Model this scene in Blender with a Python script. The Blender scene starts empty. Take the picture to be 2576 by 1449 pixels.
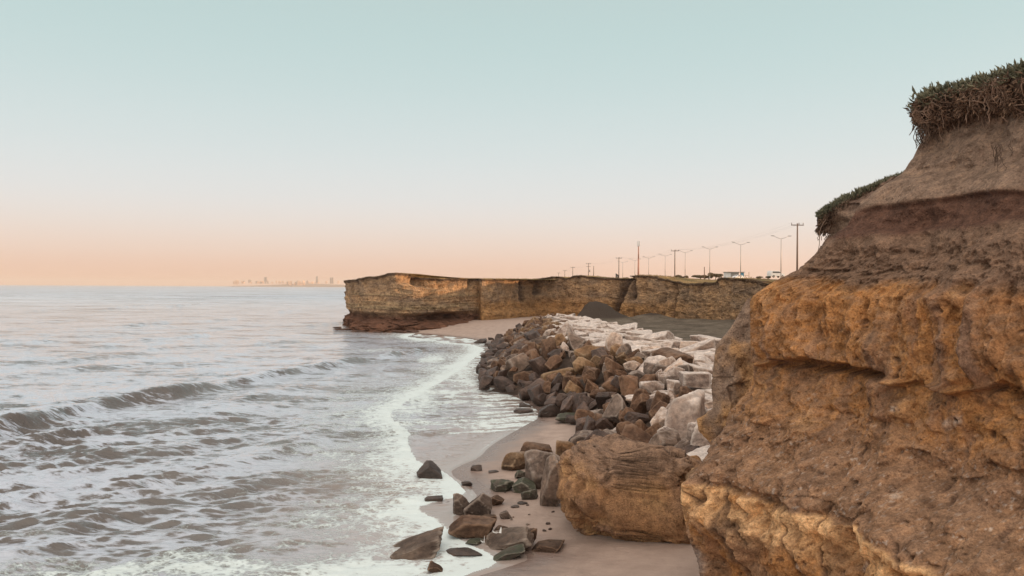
import bpy, bmesh, math, random
import numpy as np
from mathutils import Vector, Matrix
random.seed(7); RNG = np.random.default_rng(7)
SC = bpy.context.scene; COL = SC.collection
R = math.radians

# ------------------------------------------------------------------ camera
H0 = 7.0; FPX = 2000.0; CX, CY = 1288.0, 724.5
ROLL, PITCH = R(0.27), R(0.07)
rgt = Vector((math.cos(ROLL), 0, math.sin(ROLL)))
fwd = Vector((0, math.cos(PITCH), -math.sin(PITCH)))
fwd = (fwd - rgt * fwd.dot(rgt)).normalized()
upv = rgt.cross(fwd).normalized()
cam_d = bpy.data.cameras.new('camera'); cam = bpy.data.objects.new('camera', cam_d); COL.objects.link(cam)
cam_d.sensor_width = 36; cam_d.lens = 36 * FPX / 2576; cam_d.clip_start = 0.1; cam_d.clip_end = 90000
mw = Matrix((rgt, upv, -fwd)).transposed().to_4x4(); mw.translation = (0, 0, H0); cam.matrix_world = mw
SC.camera = cam

# ------------------------------------------------------------------ light
SUN_EL, SUN_AZ = R(3.4), R(11)      # azimuth measured from +x towards +y
SV = Vector((math.cos(SUN_EL) * math.cos(SUN_AZ), math.cos(SUN_EL) * math.sin(SUN_AZ), math.sin(SUN_EL)))
sd_ = bpy.data.lights.new('sun', 'SUN'); sd_.energy = 5.0; sd_.angle = R(0.5); sd_.color = (1.0, 0.62, 0.34)
sun = bpy.data.objects.new('sun', sd_); COL.objects.link(sun); sun.rotation_euler = SV.to_track_quat('Z', 'Y').to_euler()
SC.view_settings.view_transform = 'Standard'; SC.view_settings.look = 'None'
SC.view_settings.exposure = 0.0; SC.view_settings.gamma = 1.0; SC.view_settings.use_curve_mapping = False

def lin(c):
    return tuple(((v / 255) / 12.92 if v / 255 <= 0.04045 else ((v / 255 + 0.055) / 1.055) ** 2.4) for v in c) + (1.0,)

W = bpy.data.worlds.new('World'); SC.world = W; W.use_nodes = True
nt = W.node_tree; nt.nodes.clear(); N = nt.nodes.new; L = nt.links.new
out = N('ShaderNodeOutputWorld')
tc = N('ShaderNodeTexCoord'); sep = N('ShaderNodeSeparateXYZ'); L(tc.outputs['Generated'], sep.inputs[0])
mz = N('ShaderNodeMath'); mz.operation = 'MULTIPLY'; mz.inputs[1].default_value = 2.0; mz.use_clamp = True; L(sep.outputs['Z'], mz.inputs[0])
rp = N('ShaderNodeValToRGB'); L(mz.outputs[0], rp.inputs[0]); rp.color_ramp.interpolation = 'B_SPLINE'
stops = [(0.0, (236, 192, 166)), (0.03, (239, 199, 175)), (0.08, (240, 214, 198)), (0.15, (236, 227, 221)), (0.22, (230, 231, 231)), (0.33, (219, 229, 230)),
         (0.48, (204, 223, 223)), (0.66, (191, 216, 215)), (0.8, (198, 208, 206)), (1.0, (212, 204, 198))]
el = rp.color_ramp.elements
el[0].position = stops[0][0]; el[0].color = lin(stops[0][1]); el[1].position = 1.0; el[1].color = lin(stops[-1][1])
for p, c in stops[1:-1]:
    e = el.new(p); e.color = lin(c)
# physical sky, graded towards the photograph's pastel dusk
sky = N('ShaderNodeTexSky'); sky.sky_type = 'NISHITA'; sky.sun_disc = False; sky.sun_elevation = SUN_EL
sky.sun_rotation = math.pi / 2 - SUN_AZ; sky.dust_density = 2.0; sky.air_density = 1.0
bgn = N('ShaderNodeBackground'); bgn.inputs['Strength'].default_value = 0.02; L(sky.outputs[0], bgn.inputs[0])
# added warm glow high behind the camera, out of view, fills shaded faces
dt = N('ShaderNodeVectorMath'); dt.operation = 'DOT_PRODUCT'; L(tc.outputs['Generated'], dt.inputs[0]); dt.inputs[1].default_value = (-0.10, -0.50, 0.86)
gl = N('ShaderNodeMapRange'); L(dt.outputs['Value'], gl.inputs[0])
gl.inputs[1].default_value = 0.2; gl.inputs[2].default_value = 1.0; gl.inputs[3].default_value = 0.0; gl.inputs[4].default_value = 1.0
gp = N('ShaderNodeMath'); gp.operation = 'POWER'; gp.inputs[1].default_value = 1.2; L(gl.outputs[0], gp.inputs[0])
gm = N('ShaderNodeMath'); gm.operation = 'MULTIPLY'; gm.inputs[1].default_value = 1.15; L(gp.outputs[0], gm.inputs[0])
bg = N('ShaderNodeBackground'); L(rp.outputs[0], bg.inputs[0]); bg.inputs['Strength'].default_value = 0.93
bgg = N('ShaderNodeBackground'); bgg.inputs[0].default_value = (1.0, 0.80, 0.62, 1); L(gm.outputs[0], bgg.inputs['Strength']); ag = N('ShaderNodeAddShader'); L(bg.outputs[0], ag.inputs[0]); L(bgg.outputs[0], ag.inputs[1]); bg = ag
ad = N('ShaderNodeAddShader'); L(bg.outputs[0], ad.inputs[0]); L(bgn.outputs[0], ad.inputs[1]); L(ad.outputs[0], out.inputs[0])

# ------------------------------------------------------------------ helpers
def ray(px, py):
    return fwd + rgt * ((px - CX) / FPX) - upv * ((py - CY) / FPX)
def at(px, py, d):
    r = ray(px, py); return Vector((0, 0, H0)) + r * (d / r.y)
def ground(px, py, z=0.0):
    r = ray(px, py); t = (z - H0) / r.z; return Vector((0, 0, H0)) + r * t
def proj(x, y, z):
    v = np.stack([x, y, z - H0], -1)
    dd = v @ np.array(fwd); return CX + FPX * (v @ np.array(rgt)) / dd, CY - FPX * (v @ np.array(upv)) / dd

def tag(o, label=None, cat=None, group=None, kind=None):
    if label: o['label'] = label
    if cat: o['category'] = cat
    if group: o['group'] = group
    if kind: o['kind'] = kind
    return o
def empty(name, loc=(0, 0, 0), rz=0.0):
    o = bpy.data.objects.new(name, None); o.location = loc; o.rotation_euler = (0, 0, rz); o.empty_display_size = 0.3
    COL.objects.link(o); return o
def link(name, me, mat=None, parent=None):
    o = bpy.data.objects.new(name, me); COL.objects.link(o)
    if mat is not None and len(me.materials) == 0: me.materials.append(mat)
    if parent is not None: o.parent = parent
    return o
def np_mesh(name, verts, faces, smooth=True, attrs=None, cols=None):
    me = bpy.data.meshes.new(name)
    verts = np.ascontiguousarray(verts, dtype=np.float32); faces = np.ascontiguousarray(faces, dtype=np.int32)
    k = faces.shape[1]; n = len(faces)
    me.vertices.add(len(verts)); me.vertices.foreach_set('co', verts.ravel())
    me.loops.add(n * k); me.loops.foreach_set('vertex_index', faces.ravel())
    me.polygons.add(n); me.polygons.foreach_set('loop_start', np.arange(0, n * k, k, dtype=np.int32))
    me.polygons.foreach_set('loop_total', np.full(n, k, dtype=np.int32))
    me.polygons.foreach_set('use_smooth', np.full(n, smooth))
    for a, v in (attrs or {}).items():
        at_ = me.attributes.new(a, 'FLOAT', 'POINT'); at_.data.foreach_set('value', np.ascontiguousarray(v, dtype=np.float32).ravel())
    for a, v in (cols or {}).items():
        at_ = me.attributes.new(a, 'FLOAT_COLOR', 'POINT')
        c = np.ones((len(verts), 4), dtype=np.float32); c[:, :3] = v.reshape(-1, 3); at_.data.foreach_set('color', c.ravel())
    me.update(calc_edges=True); me.validate(); return me
def grid_faces(nr, nc, keep=None):
    i = np.arange(nr * nc).reshape(nr, nc)
    f = np.stack([i[:-1, :-1], i[:-1, 1:], i[1:, 1:], i[1:, :-1]], -1).reshape(-1, 4)
    if keep is not None: f = f[keep.ravel()[f].all(1)]
    return f

# vectorised gradient noise
_perm = RNG.permutation(256); _perm = np.concatenate([_perm, _perm]).astype(np.int32)
_g = RNG.normal(size=(256, 3)); _g /= np.linalg.norm(_g, axis=1, keepdims=True); _g = _g.astype(np.float32)
def pnoise(x, y, z):
    x, y, z = np.broadcast_arrays(np.asarray(x, np.float32), np.asarray(y, np.float32), np.asarray(z, np.float32))
    xi, yi, zi = np.floor(x).astype(np.int32), np.floor(y).astype(np.int32), np.floor(z).astype(np.int32)
    xf, yf, zf = x - xi, y - yi, z - zi
    xi &= 255; yi &= 255; zi &= 255
    u, v, w = [t * t * t * (t * (t * 6 - 15) + 10) for t in (xf, yf, zf)]
    def gr(dx, dy, dz):
        h = _perm[_perm[_perm[(xi + dx) & 255] + ((yi + dy) & 255)] + ((zi + dz) & 255)]
        gg = _g[h]; return gg[..., 0] * (xf - dx) + gg[..., 1] * (yf - dy) + gg[..., 2] * (zf - dz)
    def lp(a, b, t): return a + t * (b - a)
    x00 = lp(gr(0, 0, 0), gr(1, 0, 0), u); x10 = lp(gr(0, 1, 0), gr(1, 1, 0), u)
    x01 = lp(gr(0, 0, 1), gr(1, 0, 1), u); x11 = lp(gr(0, 1, 1), gr(1, 1, 1), u)
    return lp(lp(x00, x10, v), lp(x01, x11, v), w) * 1.6
def fbm(x, y, z, o=4, gain=0.5, ridged=False):
    s = 0; a = 1.0; t = 0
    for k in range(o):
        n = pnoise(x + 17.3 * k, y - 9.1 * k, z + 5.7 * k)
        if ridged: n = 1 - 2 * np.abs(n)
        s = s + a * n; t += a; a *= gain; x = x * 2.03; y = y * 2.03; z = z * 2.03
    return s / t
def worley(x, y, z):
    """cellular noise: random value of the nearest cell, and distance to the cell border"""
    x, y, z = np.broadcast_arrays(np.asarray(x, np.float32), np.asarray(y, np.float32), np.asarray(z, np.float32))
    xi, yi, zi = np.floor(x).astype(np.int32), np.floor(y).astype(np.int32), np.floor(z).astype(np.int32)
    f1 = np.full(x.shape, 9., np.float32); f2 = f1.copy(); val = np.zeros(x.shape, np.float32)
    for i in (-1, 0, 1):
        for j in (-1, 0, 1):
            for k in (-1, 0, 1):
                h = _perm[_perm[_perm[(xi + i) & 255] + ((yi + j) & 255)] + ((zi + k) & 255)]; gg = _g[h]
                d = (xi + i + .5 + gg[..., 0] * .45 - x) ** 2 + (yi + j + .5 + gg[..., 1] * .45 - y) ** 2 + (zi + k + .5 + gg[..., 2] * .45 - z) ** 2
                m = d < f1; f2 = np.where(m, f1, np.minimum(f2, d)); val = np.where(m, h / 255.0, val); f1 = np.where(m, d, f1)
    return val, np.sqrt(f2) - np.sqrt(f1)
def sst(a, b, x):
    t = np.clip((x - a) / (b - a), 0, 1); return t * t * (3 - 2 * t)
def interp_pts(pts, n):
    """Catmull-like resampling of a plan polyline to n points evenly by length."""
    P = np.array(pts, float); s = np.concatenate([[0], np.cumsum(np.linalg.norm(np.diff(P[:, :2], axis=0), axis=1))])
    q = np.linspace(0, s[-1], n); return np.stack([np.interp(q, s, P[:, k]) for k in range(P.shape[1])], -1), q
def seg_dist(x, y, pts):
    best = np.full(x.shape, 1e9, np.float32)
    for (ax, ay), (bx, by) in zip(pts[:-1], pts[1:]):
        dx, dy = bx - ax, by - ay; l2 = dx * dx + dy * dy + 1e-9
        t = np.clip(((x - ax) * dx + (y - ay) * dy) / l2, 0, 1)
        best = np.minimum(best, (x - ax - t * dx) ** 2 + (y - ay - t * dy) ** 2)
    return np.sqrt(best)
def inside(x, y, poly):
    r = np.zeros(x.shape, bool); n = len(poly)
    for i in range(n):
        ax, ay = poly[i]; bx, by = poly[(i + 1) % n]
        if ay == by: continue
        c = ((ay > y) != (by > y)) & (x < (bx - ax) * (y - ay) / (by - ay) + ax); r ^= c
    return r
def smooth_poly(pts, it=2):
    P = [tuple(p) for p in pts]
    for _ in range(it):
        Q = [P[0]]
        for a, b in zip(P[:-1], P[1:]):
            Q.append((a[0] * .75 + b[0] * .25, a[1] * .75 + b[1] * .25)); Q.append((a[0] * .25 + b[0] * .75, a[1] * .25 + b[1] * .75))
        Q.append(P[-1]); P = Q
    return P

# ------------------------------------------------------------------ materials
class NT:
    def __init__(s, name):
        s.m = bpy.data.materials.new(name); s.m.use_nodes = True; s.t = s.m.node_tree; s.t.nodes.clear()
        s.out = s.n('ShaderNodeOutputMaterial'); s.b = s.n('ShaderNodeBsdfPrincipled'); s.l(s.b.outputs[0], s.out.inputs[0])
    def n(s, k, **kw):
        o = s.t.nodes.new(k)
        for a, v in kw.items(): setattr(o, a, v)
        return o
    def l(s, a, b): s.t.links.new(a, b)
    def put(s, inp, v):
        if isinstance(v, (int, float, tuple, list)): inp.default_value = v
        else: s.l(v, inp)
    def coord(s, scale=(1, 1, 1), obj=False):
        mp = s.n('ShaderNodeMapping'); mp.inputs['Scale'].default_value = scale
        if obj: s.l(s.n('ShaderNodeTexCoord').outputs['Object'], mp.inputs[0])
        else: s.l(s.n('ShaderNodeNewGeometry').outputs['Position'], mp.inputs[0])
        return mp.outputs[0]
    def noise(s, v, scale, detail=4, rough=0.55, dist=0.0):
        o = s.n('ShaderNodeTexNoise'); s.l(v, o.inputs['Vector']); o.inputs['Scale'].default_value = scale
        o.inputs['Detail'].default_value = detail; o.inputs['Roughness'].default_value = rough; o.inputs['Distortion'].default_value = dist
        return o.outputs[0]
    def vor(s, v, scale, feature='F1'):
        o = s.n('ShaderNodeTexVoronoi', feature=feature); s.l(v, o.inputs['Vector']); o.inputs['Scale'].default_value = scale; return o.outputs['Distance']
    def ramp(s, f, stops):
        o = s.n('ShaderNodeValToRGB'); s.l(f, o.inputs[0]); e = o.color_ramp.elements
        e[0].position, e[0].color = stops[0][0], tuple(stops[0][1]) + (1,); e[1].position, e[1].color = stops[-1][0], tuple(stops[-1][1]) + (1,)
        for p, c in stops[1:-1]: k = e.new(p); k.color = tuple(c) + (1,)
        return o.outputs[0]
    def mr(s, f, a, b, c=0.0, d=1.0, smooth=False):
        o = s.n('ShaderNodeMapRange'); s.put(o.inputs[0], f)
        if smooth: o.interpolation_type = 'SMOOTHSTEP'
        for i, v in enumerate((a, b, c, d)): s.put(o.inputs[i + 1], v)
        return o.outputs[0]
    def math(s, op, a, b=0.0, c=0.0, clamp=False):
        o = s.n('ShaderNodeMath', operation=op, use_clamp=clamp)
        for i, v in enumerate((a, b, c)): s.put(o.inputs[i], v)
        return o.outputs[0]
    def mix(s, f, a, b, mode='MIX'):
        o = s.n('ShaderNodeMix', data_type='RGBA', blend_type=mode); s.put(o.inputs[0], f)
        for i, v in ((6, a), (7, b)):
            if isinstance(v, tuple) and len(v) == 3: v = v + (1,)
            s.put(o.inputs[i], v)
        return o.outputs[2]
    def attr(s, name, out='Fac'):
        o = s.n('ShaderNodeAttribute', attribute_name=name); return o.outputs[out]
    def bump(s, h, strength=0.5, dist=0.05, normal=None):
        o = s.n('ShaderNodeBump'); s.l(h, o.inputs['Height']); o.inputs['Strength'].default_value = strength; o.inputs['Distance'].default_value = dist
        if normal is not None: s.l(normal, o.inputs['Normal'])
        return o.outputs[0]
    def fin(s, col=None, rough=None, normal=None, spec=None, metal=None):
        if col is not None: s.put(s.b.inputs['Base Color'], col + (1,) if isinstance(col, tuple) and len(col) == 3 else col)
        if rough is not None: s.put(s.b.inputs['Roughness'], rough)
        if normal is not None: s.l(normal, s.b.inputs['Normal'])
        if spec is not None: s.put(s.b.inputs['Specular IOR Level'], spec)
        if metal is not None: s.put(s.b.inputs['Metallic'], metal)
        return s.m

def mat_cliff(name, fine=14.0, amp=0.03, stretch=(1, 1, 1)):
    t = NT(name); p = t.coord(stretch); col = t.attr('Col', 'Color')
    n1 = t.noise(p, fine * .35, 8, .65); n2 = t.noise(p, fine * 2.2, 8, .7)
    c = t.mix(1.0, col, t.ramp(n1, [(.30, (.52, .49, .48)), (.5, (1, 1, 1)), (.70, (1.42, 1.38, 1.30))]), 'MULTIPLY')
    c = t.mix(1.0, c, t.ramp(n2, [(.34, (.62, .61, .61)), (.52, (1, 1, 1)), (.68, (1.36, 1.34, 1.30))]), 'MULTIPLY')
    h = t.math('ADD', t.math('MULTIPLY', n1, 1.2), t.math('MULTIPLY', n2, .55))
    pit = t.mr(t.vor(p, fine * 1.1), .05, .35, 0, .5)
    h = t.math('ADD', h, pit)
    return t.fin(c, .93, t.bump(h, 1.0, amp * 1.5), .15)

def mat_rock(name, base, dark, light, wet=0.0, moss=None, pale_top=None, obj=True, sc=1.0, strat=False):
    t = NT(name); p = t.coord((1, 1, 1), obj)
    info = t.n('ShaderNodeObjectInfo'); rnd = info.outputs['Random']
    off = t.n('ShaderNodeVectorMath', operation='ADD'); t.l(p, off.inputs[0])
    cmb = t.n('ShaderNodeCombineXYZ'); t.put(cmb.inputs[0], t.math('MULTIPLY', rnd, 37.0)); t.put(cmb.inputs[1], t.math('MULTIPLY', rnd, 91.0)); t.l(cmb.outputs[0], off.inputs[1]); p = off.outputs[0]
    n1 = t.noise(p, 1.4 * sc, 6, .6); n2 = t.noise(p, 9 * sc, 6, .65)
    c = t.ramp(n1, [(.3, dark), (.5, base), (.72, light)])
    tone = t.ramp(rnd, [(0, (.66, .64, .64)), (.35, (.9, .86, .84)), (.7, (1.05, 1.0, .96)), (1, (1.3, 1.2, 1.1))])
    c = t.mix(1.0, c, tone, 'MULTIPLY')
    c = t.mix(1.0, c, t.ramp(n2, [(.3, (.68, .68, .68)), (.55, (1, 1, 1)), (.75, (1.28, 1.26, 1.22))]), 'MULTIPLY')
    geo = t.n('ShaderNodeNewGeometry'); sx = t.n('ShaderNodeSeparateXYZ'); t.l(geo.outputs['Normal'], sx.inputs[0])
    if pale_top:        # bleached, dusty upper faces
        f = t.mr(t.math('ADD', sx.outputs['Z'], t.math('MULTIPLY', n1, .5)), pale_top[1], pale_top[1] + .4, 0, 1)
        c = t.mix(f, c, t.mix(1.0, pale_top[0], t.ramp(n2, [(.3, (.75, .74, .73)), (.6, (1.05, 1.05, 1.05)), (.8, (1.15, 1.15, 1.15))]), 'MULTIPLY'))
    sz = t.n('ShaderNodeSeparateXYZ'); t.l(geo.outputs['Position'], sz.inputs[0])
    wl = t.mr(t.math('ADD', sz.outputs['Z'], t.math('MULTIPLY', n1, -.5)), .05, .40, .62, 0, True); c = t.mix(wl, c, (.045, .032, .026))      # tide-wetted foot
    if moss:
        f = t.mr(t.math('ADD', t.noise(p, 2.2, 5, .6), t.math('MULTIPLY', sx.outputs['Z'], .12)), .46, .58, 0, .9)
        c = t.mix(f, c, moss)
    n3 = t.noise(p, 3.6 * sc, 5, .65, .6)
    c = t.mix(1.0, c, t.ramp(n3, [(.32, (.62, .60, .60)), (.5, (1, 1, 1)), (.68, (1.35, 1.3, 1.24))]), 'MULTIPLY')
    if not wet > .5:    # chipped, bleached edges
        e_ = t.mr(geo.outputs['Pointiness'], .515, .56, 0, .8); c = t.mix(e_, c, light)
    h = t.math('ADD', t.math('MULTIPLY', n1, .8), t.math('MULTIPLY', n2, .5)); h = t.math('ADD', h, t.math('MULTIPLY', n3, .9))
    if strat:
        ps = t.coord((1.2, 1.2, 14), obj); h = t.math('ADD', h, t.math('MULTIPLY', t.noise(ps, 1.5, 4, .6), .9))
    return t.fin(c, .9 - wet * .55, t.bump(h, 1.0, .075 / sc), .2 + wet * .35)

M = {}
M['cliff'] = mat_cliff('near cliff loess', 12, .035)
M['cliff_far'] = mat_cliff('far cliff loess', 1.6, .35, (1, 1, 1.3))
M['boulder'] = mat_cliff('fallen loess block', 12, .035)
M['brown'] = mat_rock('brown quartzite', (.15, .092, .063), (.07, .041, .030), (.25, .165, .115), pale_top=((.28, .22, .185), 1.12))
M['tan'] = mat_rock('tan quartzite', (.23, .145, .085), (.12, .07, .042), (.34, .245, .16), pale_top=((.38, .31, .26), 1.12))
M['grey'] = mat_rock('grey quartzite', (.19, .15, .13), (.09, .07, .06), (.33, .275, .24), pale_top=((.42, .37, .34), 1.05))
M['dark'] = mat_rock('wet dark rock', (.085, .055, .045), (.035, .024, .021), (.16, .11, .09), wet=.75)
M['pale'] = mat_rock('pale dry rock', (.46, .375, .33), (.22, .15, .115), (.62, .55, .505), pale_top=((.63, .57, .54), .8))
M['pale_slate'] = mat_rock('striated grey rock', (.20, .155, .13), (.09, .065, .055), (.34, .285, .245), wet=.3, strat=True)
M['moss'] = mat_rock('mossy rock', (.12, .112, .09), (.055, .05, .042), (.24, .225, .19), wet=.35, moss=(.055, .062, .042))
M['ochre'] = mat_rock('ochre rock', (.33, .20, .09), (.16, .085, .045), (.50, .35, .19), strat=True)
M['reef'] = mat_rock('red brown reef rock', (.13, .065, .045), (.07, .035, .028), (.20, .11, .08), wet=.4)
def plain(name, col, rough=.6, metal=0.0, sc=3.0, var=.2):
    t = NT(name); n = t.noise(t.coord((1, 1, 1), True), sc, 4)
    c = t.mix(1.0, col, t.ramp(n, [(.3, (1 - var,) * 3), (.7, (1 + var,) * 3)]), 'MULTIPLY')
    return t.fin(c, rough, None, .4, metal)
M['pole'] = plain('weathered timber pole', (.19, .13, .10), .8)
M['steel'] = plain('galvanised steel', (.36, .32, .30), .5, .4)
M['mast'] = plain('painted mast', (.45, .22, .16), .6)
M['white'] = plain('white paint', (.75, .76, .78), .45, 0, 1.0, .06)
M['glass'] = plain('dark window glass', (.05, .055, .06), .12)
M['black'] = plain('black rubber', (.025, .025, .027), .7)
M['blue'] = plain('blue poster print', (.10, .30, .45), .6, 0, 2.5, .5)
M['greyroof'] = plain('grey roof sheet', (.30, .29, .28), .6)
M['wood'] = plain('weathered yellow timber', (.50, .34, .18), .8)
M['wire'] = plain('wire', (.10, .08, .07), .7)
M['scrap'] = plain('white plastic scrap', (.85, .87, .88), .5, 0, 1, .03)
M['bldg'] = plain('distant plaster', (.85, .58, .42), .8, 0, .02, .15)
M['bldg2'] = plain('distant concrete', (.45, .37, .33), .8, 0, .02, .15)

# ================================================================== plan of the shore
def gp(pts, z=0.0): return [tuple(ground(a, b, z)[:2]) for a, b in pts]
shore_line = [(30, 900), (-14, 300), (-26, 170)] + gp([(875, 822), (935, 834), (1000, 838), (1060, 840), (1190, 853), (1245, 868), (1250, 900), (1240, 950), (1250, 985),
     (1310, 1006), (1362, 1046), (1290, 1084), (1222, 1125), (1200, 1152), (1150, 1172), (1118, 1192), (1172, 1226), (1196, 1256), (1142, 1290), (1150, 1330), (1190, 1362), (1262, 1392), (1330, 1404), (1262, 1428), (1180, 1452), (1080, 1500)]) + [(-1.6, 15), (-0.5, 10), (0, 4), (0, -10)]
shore_s = smooth_poly(shore_line, 1)
land_poly = shore_s + [(500, -10), (500, 900)]
def shore_sd(x, y):
    d = seg_dist(x, y, shore_s); return np.where(inside(x, y, land_poly), d, -d)
front_line = [(10, 800)] + gp([(1000, 845), (1100, 858), (1225, 872), (1190, 905), (1130, 950), (1082, 975), (1040, 1000), (990, 1030), (975, 1052), (1035, 1090), (1022, 1110), (1034, 1140), (1052, 1168), (1112, 1186), (1150, 1215), (1178, 1248), (1100, 1262), (1040, 1280),
     (1080, 1300), (1120, 1330), (1165, 1368), (1240, 1398), (1250, 1425), (1170, 1450), (1080, 1500)]) + [(-1.8, 14), (-1, 8), (-1, -10)]
front_s = smooth_poly(front_line, 1); front_poly = front_s + [(500, -10), (500, 800)]
def front_sd(x, y):
    d = seg_dist(x, y, front_s); return np.where(inside(x, y, front_poly), d, -d)

def beach_z(x, y, sd):
    z = np.where(sd > 0, .02 + .045 * sd + .10 * sst(2, 9, sd) * np.clip(sd - 2, 0, 12) * .35, .02 + .07 * sd)
    z = np.minimum(z, 1.3 + 0 * sd)
    z = z + (.035 * fbm(x * .35, y * .35, 0 * x, 3) + .008 * fbm(x * 3, y * 3, 0 * x, 3)) * sst(-.3, 2.5, sd)
    return z

# ================================================================== sand
def build_sand():
    nr = 420; dmin, dmax = 5.0, 220.0
    inv = np.linspace(1 / dmin, 1 / dmax, nr); d = 1 / inv
    t = np.linspace(-.36, .62, 420)
    X = d[:, None] * t[None, :] ; Y = np.broadcast_to(d[:, None], X.shape).copy()
    sd = shore_sd(X, Y); Z = beach_z(X, Y, sd)
    keep = (sd > -6)
    v = np.stack([X, Y, Z], -1).reshape(-1, 3)
    me = np_mesh('sand', v, grid_faces(nr, 420, keep)[:, ::-1], attrs={'sd': sd})
    t_ = NT('damp beach sand'); p = t_.coord(); s = t_.attr('sd')
    n = t_.noise(p, 1.2, 5, .6); nf = t_.noise(p, 60, 3, .6)
    wet = t_.mr(t_.math('ADD', s, t_.math('MULTIPLY_ADD', n, 1.6, -.8)), .15, 2.2, 1, 0, True)
    c = t_.mix(wet, t_.ramp(n, [(.3, (.33, .255, .22)), (.7, (.45, .355, .31))]), (.22, .165, .145))
    sw = t_.noise(t_.coord((.8, .8, 1)), .9, 3, .5, 1.2); c = t_.mix(t_.math('MULTIPLY', t_.mr(t_.math('ABSOLUTE', t_.math('ADD', t_.math('ADD', t_.math('MULTIPLY', s, .16), sw), -.78)), 0, .02, .35, 0), 1.0), c, (.24, .185, .16))
    c = t_.mix(1.0, c, t_.ramp(nf, [(.3, (.84, .84, .84)), (.7, (1.14, 1.14, 1.14))]), 'MULTIPLY')
    r = t_.mr(wet, 0, 1, .75, .22)
    h = t_.math('ADD', t_.math('MULTIPLY', nf, .12), t_.math('MULTIPLY', t_.noise(t_.coord((1, 2.2, 1)), 2.2, 5, .6), 1.0))
    link('beach_sand', me, t_.fin(c, r, t_.bump(h, .7, .06), t_.mr(wet, 0, 1, .3, .6)))['kind'] = 'structure'
build_sand()

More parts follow.
